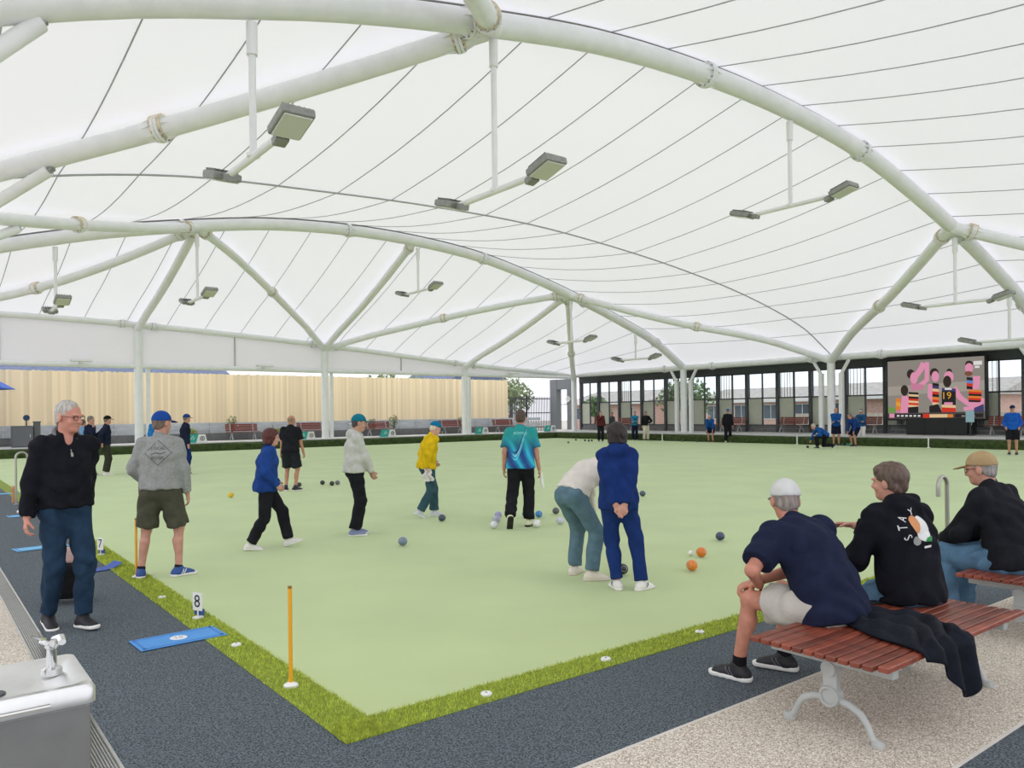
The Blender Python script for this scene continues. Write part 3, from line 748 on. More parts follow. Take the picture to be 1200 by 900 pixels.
        if so_.get('stripe') and lod < 2:
            for sx in (-1, 1):
                for y_ in (.02, .045):
                    MB().tube([P_(sx * .0435, y_ - .012, .03), P_(sx * .043, y_ + .012, .055), P_(sx * .034, y_ + .02, .075)], .005 * s, 5).build('stripe', so_['stripe'], sh_o)
        if so_.get('sock'):
            MB().tube([P_(0, -.008, .07), AN[i] + nrm(KN[i] - AN[i]) * so_.get('sockh', .06) * s], [.043 * s, .041 * s], 14).build('sock', so_['sock'], root, smooth=True)
    return dict(root=root, body=body, top=top, s=s, F2=F2, F0=F0, FH=FH, hp=hp, ch=ch, sh=sh, nb=nb_, wa=wa, pel=pel, WR=WR, EL=EL, KN=KN, AN=AN)
def on_garment(P, mesh2d, M, name, origin, xdir, ydir, ndir, off=.003):
    """lays flat artwork (x,y in metres) on the garment by dropping it along -ndir"""
    me = P['top'].data
    bv = BVHTree.FromPolygons([v.co[:] for v in me.vertices], [p.vertices[:] for p in me.polygons])
    o = Vector(origin); x = Vector(xdir); y = Vector(ydir); n = Vector(ndir)
    bm = bmesh.new(); bm.from_mesh(mesh2d)
    bmesh.ops.triangulate(bm, faces=bm.faces[:])
    for _ in range(2):
        es = [e for e in bm.edges if e.calc_length() > .02]
        if es: bmesh.ops.subdivide_edges(bm, edges=es, cuts=1); bmesh.ops.triangulate(bm, faces=bm.faces[:])
    for v in bm.verts:
        p = o + x * v.co.x + y * v.co.y
        hit = bv.ray_cast(p + n * .4, -n, .8)
        v.co = (hit[0] + n * off) if hit[0] is not None else p
    m2 = bpy.data.meshes.new(name); bm.to_mesh(m2); bm.free(); m2.materials.append(M)
    return ob(name, m2, P['top'])
def poly2(polys):
    me = bpy.data.meshes.new('art'); vs = []; fs = []
    for p in polys: fs.append(list(range(len(vs), len(vs) + len(p)))); vs += [(a, b, 0) for a, b in p]
    me.from_pydata(vs, [], fs); return me
# ================================================================== OBJECTS
# --- floodlights hung from the arches
lamp_m = mat('lamp_housing', '#8e918c', .45, .3, var=.1, vscale=12); lens_m = mat('lamp_lens', '#c9cbc2', .15, spec=.8); fin_m = mat('lamp_fins', '#6e716c', .5, .4)
def floodlight(label, x, y, ztop, drop):
    t = thing('floodlight', label, 'floodlight', (x, y, ztop - drop), group='floodlights hung from the arches')
    MB().tube([(0, 0, 0), (0, 0, drop - .5)], .055, 12).build('drop_pole', white_steel, t, smooth=True)
    MB().tube([(0, 0, drop - .6), (0, 0, drop - .1)], .085, 12).build('sleeve', white_steel, t, smooth=True)
    MB().lathe([(.1, -.03), (.1, .03)], (0, 0, .02), 12).build('collar', white_steel, t)
    MB().tube([(0, -1.25, 0), (0, 1.25, 0)], .06, 12).build('crossbar', white_steel, t, smooth=True)
    for s in (-1, 1):
        h = MB().bbox((-.24, -.3, -.05), (.24, .3, .08), .03).build('lamp_head', lamp_m, t, loc=(0, s * 1.5, .06)); h.rotation_euler = (math.radians(16 * s), 0, 0)
        MB().bbox((-.2, -.26, -.075), (.2, .26, -.05), .008).build('lens', lens_m, h)
        b = MB()
        for k in range(6): b.box((-.2 + k * .075, -.24, .08), (-.185 + k * .075, .24, .12))
        b.build('cooling_fins', fin_m, h)
        MB().bbox((-.1, -s * .42 - .1, -.06), (.1, -s * .42 + .1, .06), .02).build('driver_box', lamp_m, h)
for i, (x, lab) in enumerate([(2.44, 'big floodlight pair nearest the left picture edge on the near arch'), (7.05, 'floodlight pair hung under the bolted node of the near arch'),
                              (16.9, 'floodlight pair right of centre hung from the near arch'), (26.9, 'floodlight pair at the right hung under the lower near arch node'), (31.6, 'lowest floodlight pair at the right picture edge, near arch')]):
    floodlight(lab, x, 8.1, arch_z(x) - .2, [2.15, 2.95, 2.35, 2.35, 1.9][i])
for i, (x, lab) in enumerate([(2.3, 'small far floodlight pair nearest the left picture edge'), (7.05, 'far floodlight pair hung under the left arch node by the forked struts'),
                              (16.9, 'far floodlight pair hung from the crown of the far arch'), (26.4, 'far floodlight pair in front of the corner column'), (31.4, 'small far floodlight pair right of the corner column')]):
    floodlight(lab, x, 27.3, arch_z(x) - .2, [2.2, 2.6, 2.1, 2.3, 1.5][i])

# --- near slatted benches with cast legs
jarrah = mat('oiled_jarrah', '#7d3d2a', .38, var=.35, vscale=7, objvar=.34, bump=.08, bscale=30, spec=.6)
cast_w = mat('cast_white_aluminium', '#aeb0ac', .45, var=.05)
def slat_bench(label, x0, L_, extra=True):
    t = thing('slatted_bench', label, 'bench', (x0, -1.85, 0), group='slatted platform benches')
    sl = MB().bbox((0, 0, .422), (L_, .052, .45), .005).mesh('slat', jarrah)
    for k in range(12):
        o = ob('slat', sl, t, (.0 if k else .03, k * .0627, 0))
    for x in (.17, L_ - .17):
        MB().bbox((x - .03, .03, .36), (x + .03, .71, .42), .008).build('cross_rail', cast_w, t)
        b = MB(); c = .37
        b.bbox((x - .022, c - .04, .17), (x + .022, c + .04, .38), .008)
        b.build('leg_post', cast_w, t)
        g = MB(); g.tube([(x - .026, c, .19), (x + .026, c, .19)], .055, 20); g.tube([(x - .03, c + .047 * math.cos(a), .19 + .047 * math.sin(a)) for a in np.linspace(0, 6.283, 21)], .009, 6); g.build('roundel', cast_w, t)
        g = MB(); g.tube([(x - .036, c, .335), (x + .036, c, .335)], .04, 16); g.build('bolt_boss', cast_w, t)
        for s in (-1, 1):
            pts = [(x, c + s * .03, .175), (x, c + s * .10, .165), (x, c + s * .16, .135), (x, c + s * .195, .085), (x, c + s * .215, .035), (x, c + s * .235, .02), (x, c + s * .275, .012)]
            g = MB(); g.tube(pts, [.021, .021, .019, .017, .017, .019, .016], 10); g.lathe([(.034, 0), (.034, .018), (.02, .03)], (x, c + s * .245, 0), 14); g.build('leg', cast_w, t, smooth=True)
    return t
slat_bench('red-brown slatted bench in front with two men seated and a jacket on it', 1.87, 1.68)
slat_bench('red-brown slatted bench cut by the right picture edge, behind the front one', 4.42, 1.68)
ph = MB().bbox((-.038, -.075, 0), (.038, .075, .009), .003).build('mobile_phone', black_m, loc=G(1028, 706, .452)); ph.rotation_euler = (0, 0, 1.2); tag(ph, 'black mobile phone lying on the front slatted bench', 'phone')
# --- jacket thrown over the front bench
def jacket():
    nu, nv = 60, 60; vs = []
    xl = interp([(0, 2.44), (.35, 2.40), (.7, 2.30), (1, 2.22)]); xr = interp([(0, 2.58), (.35, 2.90), (.7, 2.88), (1, 2.78)])
    for i in range(nu + 1):
        u = i / nu
        hang = .03 + .22 * math.sin(math.pi * min(1, u * 1.05) ** 1.5) ** 1.3 * (1 if u < .97 else .8) + .05 * u
        tot = .66 + hang
        for j in range(nv + 1):
            d = tot * j / nv; v = min(1, d / .66)
            x = xl(v) + (xr(v) - xl(v)) * u + .02 * math.sin(v * 9 + u * 3); y = -1.2 - d
            ed = (1 - abs(2 * u - 1) ** 6) * (1 - (1 - v) ** 8)
            rid = abs(math.sin(u * 11 + v * 5 + 1.4 * math.sin(v * 7))) ** 1.5
            hump = ed * (.010 + .030 * rid + .016 * math.sin(v * 13 + u * 6) ** 2 + .035 * math.exp(-((v - .12) / .14) ** 2))
            z = .458 + hump
            if d > .66:
                o_ = d - .66; z = .452 - o_ + hump * .3; y = -1.872 - hump * .9 - o_ * .12 - .012 * math.sin(u * 19)
                x += o_ * .12
            vs.append((x, y, z))
    fs = [(i * (nv + 1) + j, i * (nv + 1) + j + 1, (i + 1) * (nv + 1) + j + 1, (i + 1) * (nv + 1) + j) for i in range(nu) for j in range(nv)]
    g = MB(); g.add(vs, fs)
    o = g.build('jacket', mat('navy_jacket_cloth', '#10141f', .75, var=.15, vscale=8, bump=.5, bscale=16, spec=.2))
    for p in o.data.polygons: p.use_smooth = True
    md = o.modifiers.new('thickness', 'SOLIDIFY'); md.thickness = .01; md.offset = 1
    tag(o, 'dark navy jacket thrown over the front slatted bench', 'jacket')
jacket()

# --- drinking fountain at the bottom left
t = thing('drinking_fountain', 'stainless steel drinking fountain with chrome bubbler in the lower left corner', 'fountain', (-1.32, -1.10, 0))
MB().bbox((-.52, .015, 0), (-.015, .375, .845), .01).build('cabinet', mat('brushed_cabinet', '#8d8d8b', .45, .7, var=.05, vscale=9), t)
b = MB()
def rrect(x0, y0, x1, y1, r, z, n=6):
    out = []
    for cx, cy, a0 in ((x1 - r, y1 - r, 0), (x0 + r, y1 - r, 90), (x0 + r, y0 + r, 180), (x1 - r, y0 + r, 270)):
        for k in range(n + 1): a = math.radians(a0 + 90 * k / n); out.append((cx + r * math.cos(a), cy + r * math.sin(a), z))
    return out
rings = [rrect(-.54, 0, 0, .39, .03, .845), rrect(-.54, 0, 0, .39, .03, .885), rrect(-.532, .008, -.008, .382, .03, .9), rrect(-.51, .03, -.03, .36, .03, .9), rrect(-.48, .06, -.05, .33, .04, .882), rrect(-.36, .12, -.16, .27, .04, .866)]
n = len(rings[0])
for r_ in rings: b.v += r_
for i in range(len(rings) - 1):
    for j in range(n): b.face([i * n + j, i * n + (j + 1) % n, (i + 1) * n + (j + 1) % n, (i + 1) * n + j])
b.face([(len(rings) - 1) * n + j for j in range(n)]); b.face([j for j in range(n)][::-1])
b.build('basin', mat('basin_steel', '#d9d9d6', .3, .85, var=.06, vscale=10), t, smooth=True)
MB().tube([(-.5, -.004, .862), (-.12, -.004, .862)], .006, 8).build('towel_rail', stainless, t)
chrome = mat('chrome', '#d5d5d5', .12, 1)
bx_, by_ = -.085, .25
g = MB(); g.lathe([(.03, .88), (.03, .9), (.016, .905), (.014, .96), (.02, .965), (.02, .975)], (bx_, by_, 0), 16); g.build('bubbler_stem', chrome, t, smooth=True)
g = MB(); g.tube([(bx_, by_, .965), (bx_ + .01, by_ - .02, .99), (bx_ + .02, by_ - .05, 1.0), (bx_ + .02, by_ - .07, .992)], [.014, .016, .014, .011], 12); g.build('spout', chrome, t, smooth=True)
g = MB(); g.prism([(bx_ - .012, by_ + .01, .985), (bx_ - .045, by_ + .02, 1.0), (bx_ - .055, by_ + .0, 1.005), (bx_ - .03, by_ - .02, .995)], (0, 0, .008), 2); g.tube([(bx_, by_, .97), (bx_ - .03, by_, .99)], .008, 8); g.build('lever', chrome, t)
MB().lathe([(.03, .869), (.026, .872)], (-.24, .19, 0), 16).build('waste_outlet', dark_grey, t)

# --- markers, poles, discs, mats along the near edges
yel = mat('safety_yellow', '#e8a51e', .45)
offw = mat('white_plastic', '#e6e6e2', .5)
for (u, v), lab in (((160, 677), 'yellow boundary pole beside the man in grey sweatshirt'), ((341, 805), 'yellow boundary pole nearest the front corner of the green')):
    p = G(u, v); t = thing('boundary_pole', lab, 'pole', (p.x, p.y, .002), group='yellow boundary poles')
    MB().tube([(0, 0, .01), (0, 0, .61)], .0125, 12).build('rod', yel, t, smooth=True); MB().tube([(0, 0, .61), (0, 0, .625)], .0127, 12).build('tip', mat('dark_amber', '#8a6414', .5), t)
    MB().lathe([(.045, 0), (.045, .014), (.03, .022), (.014, .03)], n=18).build('foot_disc', offw, t, smooth=True)
for k, ((u, v), where) in enumerate((((570, 815), 'nearest the front corner on the right'), ((710, 774), 'second from the front corner on the right'), ((820, 742), 'closest to the seated man in the navy tee'), ((277, 757), 'beside the blue mat on the left'), ((190, 701), 'between the yellow pole and the number marker'))):
    p = G(u, v); t = thing('boundary_disc', 'white disc in the grass border, ' + where, 'marker disc', (p.x, p.y, .003), group='white border discs')
    MB().lathe([(.036, 0), (.036, .010), (.03, .016), (.006, .016)], n=18).build('disc', offw, t, smooth=True); MB().lathe([(.008, .016), (.005, .020)], n=8).build('centre_peg', mat('peg_grey', '#8a8a86', .5), t)
def rink_marker(label, p, txt):
    t = thing('rink_marker', label, 'rink marker', (p.x, p.y, .003), -math.radians(64), group='rink number markers')
    MB().lathe([(.045, 0), (.045, .012), (.012, .02)], n=16).build('foot_disc', offw, t); MB().tube([(0, 0, .01), (0, 0, .09)], .006, 8).build('stem', offw, t)
    MB().bbox((-.075, .012, .06), (.075, .02, .2), .003).build('backplate', mat('marker_blue', '#2c4f92', .5), t).scale = (.75, 1, .4)
    MB().bbox((-.055, -.006, .065), (.055, .0, .215), .004).build('number_plate', offw, t)
    text_obj(txt, .15, mat('marker_black', '#15161a', .5), t, Matrix.Translation((0, -.008, .14)) @ Matrix.Rotation(math.pi / 2, 4, 'X'))
rink_marker('white rink marker numbered 8 beside the blue mat', G(232, 725), '8')
rink_marker('small white rink marker beyond the walking man', G(118, 651), '7')
def bowls_mat(label, c, L_, W_, rz, M, rimM, emblem=None, curl=0):
    t = thing('bowls_mat', label, 'mat', (c.x, c.y, .0), rz, group='bowls mats on the path')
    g = MB(); n = 16
    for i in range(n + 1):
        x = -L_ / 2 + L_ * i / n; z = .004 + curl * max(0, (i / n - .6)) ** 2
        for y in (-W_ / 2, W_ / 2):
            g.v += [(x, y, z), (x, y, z + .005)]
    for i in range(n):
        a = i * 4; g.face([a + 1, a + 5, a + 7, a + 3]); g.face([a, a + 2, a + 6, a + 4]); g.face([a, a + 4, a + 5, a + 1]); g.face([a + 2, a + 3, a + 7, a + 6])
    g.face([0, 1, 3, 2]); e = n * 4; g.face([e, e + 2, e + 3, e + 1]); g.build('mat_sheet', M, t)
    if not curl:
        g = MB(); w_ = .022
        for a, b_ in (((-L_/2+.02, -W_/2+.02), (L_/2-.02, -W_/2+.02+w_)), ((-L_/2+.02, W_/2-.02-w_), (L_/2-.02, W_/2-.02)), ((-L_/2+.02, -W_/2+.02), (-L_/2+.02+w_, W_/2-.02)), ((L_/2-.02-w_, -W_/2+.02), (L_/2-.02, W_/2-.02))):
            g.box((a[0], a[1], .0085), (b_[0], b_[1], .0105))
        g.build('printed_border', rimM, t)
    if emblem:
        MB().lathe([(.062, .0085), (.062, .0105)], n=28).build('emblem_disc', offw, t)
        text_obj(emblem, .07, mat('emblem_blue', '#4f86b8', .5), t, Matrix.Translation((0, 0, .0115)))
    return t
blue_mat = mat('blue_rubber_mat', '#4c93d6', .6, var=.05, vscale=12); blue_rim = mat('blue_rubber_rim', '#3a7fc4', .6); pale_mat = mat('pale_blue_mat', '#6fb4dc', .6, var=.05)
c = (G(158, 750) + G(163, 765) + G(260, 742) + G(251, 736)) / 4
bowls_mat('bright blue mat with round white emblem across the path in front', Vector((-.15, 2.56, 0)), .62, .33, .05, blue_mat, blue_rim, '15')
bowls_mat('pale blue mat behind the walking man, nearest of the far mats', G(48, 642), .6, .3, .15, pale_mat, blue_rim)
bowls_mat('pale blue mat with a white jack on it, behind the walking man', G(33, 604), .6, .32, .1, pale_mat, blue_rim)
bowls_mat('farthest pale blue mat at the left picture edge', G(4, 579), .6, .32, .1, pale_mat, blue_rim)
bowls_mat('dark blue mat with a curled end beside the walking man', G(116, 668), .42, .2, .25, mat('royal_blue_mat', '#2a4fa0', .6), blue_rim, curl=.35)
def bowl_mesh(r):
    return [(max(.0001, r * math.sin(a)), r + r * .94 * -math.cos(a)) for a in np.linspace(0, math.pi, 15)]
BM_ = {}
def bowl(label, u, v, col, r=.06, cat='bowl', nm='lawn_bowl', grp='lawn bowls on the green', tilt=None):
    p = G(u, v); M = mat(nm + '_' + col.strip('#'), col, .3, var=.12, vscale=30, coat=.3)
    t = thing(nm, label, cat, (p.x, p.y, r * .06), group=grp)
    key = (r, col)
    if key not in BM_: BM_[key] = MB().lathe(bowl_mesh(r), n=20).mesh('ball', M, True)
    o = ob('ball', BM_[key], t)
    if r > .05 and v > 560:
        rr = MB().lathe([(r * .42, 0), (r * .46, .002), (r * .5, 0)], n=18).build('disc_ring', mat('bowl_ring', '#b9b9b4', .4), t)
        a = random.uniform(0, 6.28); d = Vector((math.cos(a), math.sin(a), .25)).normalized()
        rr.rotation_mode = 'QUATERNION'; rr.rotation_quaternion = d.to_track_quat('Z', 'Y'); rr.location = Vector((0, 0, r * .97)) + d * r * .865
    return t
for args in [('slate blue bowl alone in the open green at left of centre', 472, 640, '#6d7f90'), ('dark navy bowl by the shoe of the person in yellow', 518, 611.5, '#3c4858'),
             ('dark bowl, left one of three near the man in black shorts', 378, 568.5, '#23272c'), ('dark bowl, middle one of three near the man in black shorts', 389, 569.5, '#262b30'),
             ('grey bowl, right one of three near the man in black shorts', 395.5, 568.5, '#6a6f74'), ('yellow bowl left of the woman in blue jacket', 270.5, 583.5, '#d9b41e'),
             ('dark bowl at the heel of the man in black shorts', 350.5, 571, '#2a2d31'), ('white bowl, nearest of three behind the man in teal', 579, 620, '#d5d7dc'),
             ('pale lavender bowl, middle of three behind the man in teal', 582, 613.5, '#a9a7c4'), ('lavender bowl, farthest of three behind the man in teal', 584, 608, '#9b9ac0'),
             ('pale blue bowl between the feet of the man in teal', 616, 607, '#4e86b8'), ('bright blue bowl right of the feet of the man in teal', 631.5, 607, '#2f7fc0'),
             ('white bowl at the toe of the man in teal', 629, 618.5, '#dfdfdc'), ('charcoal bowl behind the bending person in jeans', 651.5, 603, '#55585a'),
             ('lilac white bowl behind the bending person in jeans', 656.5, 615, '#c4c6d2'), ('large black bowl between the legs of the woman in navy', 729.5, 674, '#16191b'),
             ('navy bowl right of the woman in navy tracksuit', 753, 582, '#2b425e'), ('navy bowl in the open green right of the pair', 844, 634, '#34465e'),
             ('orange bowl beside the white jack', 822, 653.5, '#d5761c'), ('orange bowl nearest the front, below the white jack', 811, 669.5, '#dd7d1e')]:
    bowl(*args)
bowl('small white jack beside the two orange bowls', 809.5, 651.5, '#f0efe8', .032, 'jack', 'jack_ball', 'jacks')
j_ = bowl('small white jack lying on a pale blue mat', 22, 602, '#f0efe8', .032, 'jack', 'jack_ball', 'jacks')
for k, (u, v, c_, l_) in enumerate([(666, 519.7, '#4a5a52', 'small far dark bowl, leftmost of the row before the corner column'), (675, 516.6, '#14181a', 'far black bowl set back in the row before the corner column'), (685.5, 517.2, '#14181a', 'far black bowl in the middle of the row before the corner column'),
                             (690, 517.6, '#1d2a2c', 'far black bowl, left of a tight pair near the corner column'), (693.5, 517.4, '#1d2a2c', 'far black bowl, right of a tight pair near the corner column'), (792, 517.5, '#3e4a44', 'far grey bowl left of a pair beyond the woman in navy'), (799.5, 518, '#3e4a44', 'far grey bowl right of a pair beyond the woman in navy'),
                             (817, 518.3, '#14181a', 'far black bowl just left of the crouching player in shorts'), (841, 516.8, '#14181a', 'far black bowl between the crouching player and the man in black'), (946.5, 525.3, '#101214', 'far black bowl just delivered by the bending bowler'),
                             (987, 522.4, '#2f4a5a', 'far dark bowl at the feet of the bowlers in blue'), (993, 522.6, '#2a9a78', 'far green bowl at the feet of the bowlers in blue'), (996.5, 522.6, '#2fae88', 'far mint bowl beside the green one at the bowlers feet')]):
    bowl(l_, u, v, c_)

# --- hook rails
def hook_rail(label, p, hgt, flip):
    t = thing('hook_rail', label, 'handrail', (p.x, p.y, 0), group='stainless hook rails'); r = .1
    pts = [(0, 0, 0), (0, 0, hgt - r)] + [(flip * (r - r * math.cos(a)), 0, hgt - r + r * math.sin(a)) for a in np.linspace(.2, math.pi, 12)] + [(flip * 2 * r, 0, hgt - r - .1)]
    MB().tube(pts, .021, 12).build('bent_tube', mat('satin_steel', '#a8a79e', .35, .9), t, smooth=True); MB().lathe([(.05, 0), (.05, .008), (.022, .01)], n=16).build('floor_flange', stainless, t)
hook_rail('hooked steel handrail beside the path behind the walking man', G(19, 591), 1.03, 1)
p = onY(1110, 600, -.08); hook_rail('hooked steel handrail beyond the man in the black hoodie', p, onY(1100, 559, -.08).z, -1)
# --- wheeled bowls bag behind the walking man
p = G(78, 706); t = thing('bowls_trolley', 'black wheeled bowls bag standing behind the walking man', 'trolley bag', (p.x, p.y, 0), -.5)
MB().bbox((-.11, -.12, .05), (.11, .12, .36), .03).build('bag', cloth('black_bag', '#141416'), t)
MB().bbox((-.12, -.13, .1), (.12, -.115, .24), .005).build('pocket', cloth('black_bag', '#141416'), t)
for s in (-1, 1):
    MB().tube([(s * .09, .12, .05), (s * .09, .13, .75)], .009, 8).build('handle_rod', stainless, t); MB().tube([(s * .17, .08, .05), (s * .15, .08, .05)], .05, 16).build('wheel', black_m, t)
MB().tube([(-.09, .13, .75), (.09, .13, .75)], .014, 8).build('grip', black_m, t)
MB().bbox((-.07, -.02, .36), (.07, .09, .5), .02).build('strap_roll', mat('pinkish_towel', '#b59a94', .9), t)
# wooden stake at the far path edge
p = G(16, 589); t = thing('wooden_stake', 'short orange-brown stake at the grass edge by the hook rail', 'stake', (p.x, p.y, 0))
MB().tube([(0, 0, 0), (0, 0, .28)], .035, 8).build('shaft', mat('stake_wood', '#b98c5c', .8), t); MB().lathe([(.05, .24), (.05, .3), (.02, .34)], n=10).build('head', mat('stake_wood', '#b98c5c'), t)

# --- furniture on the far plinths
maroon = mat('maroon_slats', '#7d4038', .55, objvar=.12, var=.1, vscale=6)
def park_bench(label, p, rz, W_=1.75):
    t = thing('park_bench', label, 'bench', (p.x, p.y, .42), rz, group='maroon park benches round the green')
    for k in range(4): MB().bbox((-W_/2, -.22 + k * .115, .43), (W_/2, -.12 + k * .115, .46), .005).build('seat_slat', maroon, t)
    for k in range(4): MB().bbox((-W_/2, .25 + k * .025, .50 + k * .1), (W_/2, .28 + k * .025, .59 + k * .1), .005).build('back_slat', maroon, t)
    for s in (-1, 1):
        x = s * (W_/2 - .25); g = MB(); g.tube([(x, -.2, 0), (x, -.1, .25), (x, 0, .38), (x, .02, .42)], .03, 8); g.tube([(x, .28, 0), (x, .15, .22), (x, 0, .38)], .03, 8); g.tube([(x, -.2, .42), (x, .22, .42), (x, .34, .9)], .025, 8)
        g.build('leg_frame', cast_w, t)
for u, lab in ((285, 'maroon bench below the flowering shrub, left of the red-haired woman'), (367, 'maroon bench partly behind the man in black polo'), (444, 'maroon bench right of the man in the teal cap and hoodie'), (530, 'maroon bench behind the person in yellow'), (592, 'maroon bench left of the man in teal shirt')):
    park_bench(lab, onY(u, 500, 39.0), 0)
for u, lab in ((733, 'maroon bench against the glazed wall behind the woman in navy'), (856, 'maroon bench behind the far man in black'), (927, 'maroon bench left of the bending far bowler'), (1011, 'maroon bench between the white column and the big screen'), (1180, 'maroon bench right of the big screen, cut by the picture edge')):
    p = onX(u, 500, 37.4); park_bench(lab, p, -math.pi / 2, 1.75)
teal = mat('teal_sign', '#2fa597', .6)
def edge_sign(label, p, rz):
    t = thing('edge_sign', label, 'sign', (p.x, p.y, .42), rz, group='teal and white edge signs')
    MB().prism([(-.55, .02, 0), (.0, .02, 0), (.12, .02, .42), (-.42, .02, .42)], (0, .04, 0), 1).build('teal_panel', teal, t)
    MB().prism([(.0, .02, 0), (.55, .02, 0), (.45, .02, .42), (.12, .02, .42)], (0, .04, 0), 1).build('white_panel', offw, t)
    MB().box((-.4, .06, 0), (.4, .3, .03)).build('foot', offw, t)
    g = MB(); pts = [(.3 + .1 * math.cos(a), .012, .21 + .1 * math.sin(a)) for a in np.linspace(0, 6.283, 17)]; g.tube(pts, .022, 6); g.tube([(.3, .012, .16), (.3, .012, .26)], .03, 6); g.build('emblem', mat('emblem_grey', '#7f8486', .6), t)
    g = MB()
    for k, (dx, dz) in enumerate(((-.25, .2), (-.18, .28), (-.12, .2))): g.tube([(dx - .05, .012, dz - .05), (dx + .05, .012, dz + .06)], .02, 6)
    g.build('leaf_mark', mat('mint_print', '#bfe6df', .6), t)
for u, lab in ((230, 'teal and white edge sign behind the man in blue cap'), (359, 'teal and white edge sign right of the man in black polo'), (455, 'teal and white edge sign in front of the bench by the teal-capped man'), (565, 'teal and white edge sign left of the man in teal shirt')):
    edge_sign(lab, onY(u, 510, 36.95), 0)
p = onY(645, 503, 37.6); edge_sign('teal and white edge sign left of the corner column', p, 0)

def cluster(name_leaf, M, n, rad, cen, size, flat=1.0):
    g = MB()
    pts = rng.normal(0, 1, (n, 3)); pts /= np.linalg.norm(pts, axis=1)[:, None]; pts *= (rng.random(n) ** .4)[:, None]
    for q in pts:
        c = Vector((cen[0] + q[0] * rad[0], cen[1] + q[1] * rad[1], cen[2] + q[2] * rad[2]))
        a = Vector(rng.normal(0, 1, 3)).normalized(); b_ = a.cross(Vector(rng.normal(0, 1, 3))).normalized(); s_ = size * random.uniform(.6, 1.3)
        g.add([c - a * s_, c + b_ * s_ * .4, c + a * s_, c - b_ * s_ * .4], [(0, 1, 2, 3)])
    return g
leaf = mat('shrub_leaf', '#7c8d5c', .7, var=.35, vscale=5); leaf2 = mat('bright_leaf', '#a8bd4a', .7, var=.3, vscale=5); tree_leaf = mat('tree_leaf', '#7b8f66', .8, var=.4, vscale=1.5); wood = mat('twig_bark', '#6b5a48', .9)
for u, lab, M, h_ in ((272, 'thin shrub with pale flowers above the left maroon bench', leaf, 1.15), (436, 'thin twiggy shrub behind the teal-capped man', leaf, .9), (461, 'twiggy young shrub right of the teal-capped man', leaf, 1.1), (540, 'thin twiggy shrub left of the far white post', leaf, .9), (224, 'low yellow green plant behind the man in blue cap', leaf2, .45), (326, 'low yellow green plant between the bench and the man in black polo', leaf2, .4)):
    p = onY(u, 490, 40.3); t = thing('garden_shrub', lab, 'shrub', (p.x, p.y, .62), group='shrubs in the raised bed')
    cluster('leaf', M, 130, (.32, .2, h_ * .42), (0, 0, h_ * .6), .075).build('foliage', M, t)['kind'] = 'stuff'
    g = MB()
    for k in range(6): a = random.uniform(0, 6.28); g.tube([(0, 0, 0), (.1 * math.cos(a), .1 * math.sin(a), h_ * .5), (.22 * math.cos(a), .2 * math.sin(a), h_ * .95)], [.014, .01, .005], 5)
    g.build('stems', wood, t)
# left end: umbrella, cabinet, post
p = onY(-42, 445, 38.5); t = thing('garden_umbrella', 'royal blue umbrella tip poking in at the left picture edge', 'umbrella', (p.x, p.y, .42))
g = MB(); zt = onY(0, 441, 38.5).z - .42 + .55; ze = onY(18, 456, 38.5).z - .42; rr = onY(18, 456, 38.5).x - p.x
for k in range(8):
    a0, a1 = 2 * math.pi * k / 8, 2 * math.pi * (k + 1) / 8
    g.add([(0, 0, zt), (rr * math.cos(a0), rr * math.sin(a0), ze), (rr * math.cos(a1), rr * math.sin(a1), ze)], [(0, 1, 2)])
o = g.build('canopy', mat('umbrella_blue', '#2f62c4', .7), t); md = o.modifiers.new('thickness', 'SOLIDIFY'); md.thickness = .02
MB().tube([(0, 0, 0), (0, 0, zt)], .03, 10).build('pole', offw, t); MB().lathe([(.3, 0), (.3, .06), (.05, .1)], n=16).build('base', dark_grey, t)
p = onY(26, 520, 38.2); t = thing('equipment_cabinet', 'dark grey equipment cabinet beyond the hook rail at left', 'cabinet', (p.x, p.y, .42))
MB().bbox((-.42, -.25, 0), (.42, .25, .98), .02).build('body', mat('cabinet_grey', '#5b5e60', .6), t); MB().bbox((-.38, -.265, .06), (.38, -.25, .92), .004).build('door', mat('cabinet_door', '#63666a', .6), t); MB().bbox((.28, -.285, .45), (.31, -.265, .6), .004).build('handle', stainless, t)
p = onY(43.5, 520, 38.2); t = thing('grey_bollard', 'tall dark grey bollard beside the equipment cabinet', 'bollard', (p.x, p.y, .42)); MB().bbox((-.13, -.13, 0), (.13, .13, 1.15), .015).build('post', mat('cabinet_grey', '#5b5e60'), t); MB().bbox((-.15, -.15, 1.13), (.15, .15, 1.18), .01).build('cap_plate', dark_grey, t)
p = onY(31, 505, 39.3); t = thing('round_sign', 'small round blue sign on a thin post above the equipment cabinet', 'sign', (p.x, p.y, .42)); MB().tube([(0, 0, 0), (0, 0, 1.25)], .03, 8).build('post', dark_grey, t); MB().tube([(0, -.02, 1.35), (0, -.05, 1.35)], .14, 18).build('disc', mat('sign_navy', '#22425e', .5), t)
# plinth bollards by the right side: short white pegs on the green's far edges
for k, (u, v) in enumerate(((659, 508), (776, 506), (934, 512), (1088, 520))):
    p = onX(u, v, GX - .15) if k else onY(u, v, GY - .15); t = thing('edge_peg', ['white peg at the bank left of the corner column', 'white peg at the bank right of the black-jacketed man', 'white peg at the bank left of the bending bowler', 'white peg at the bank below the big screen'][k], 'peg', (p.x, p.y, 0), group='white pegs along the far bank')
    MB().tube([(0, 0, 0), (0, 0, .42)], .03, 8).build('rod', offw, t); MB().lathe([(.08, 0), (.08, .02), (.03, .03)], n=12).build('foot', offw, t)

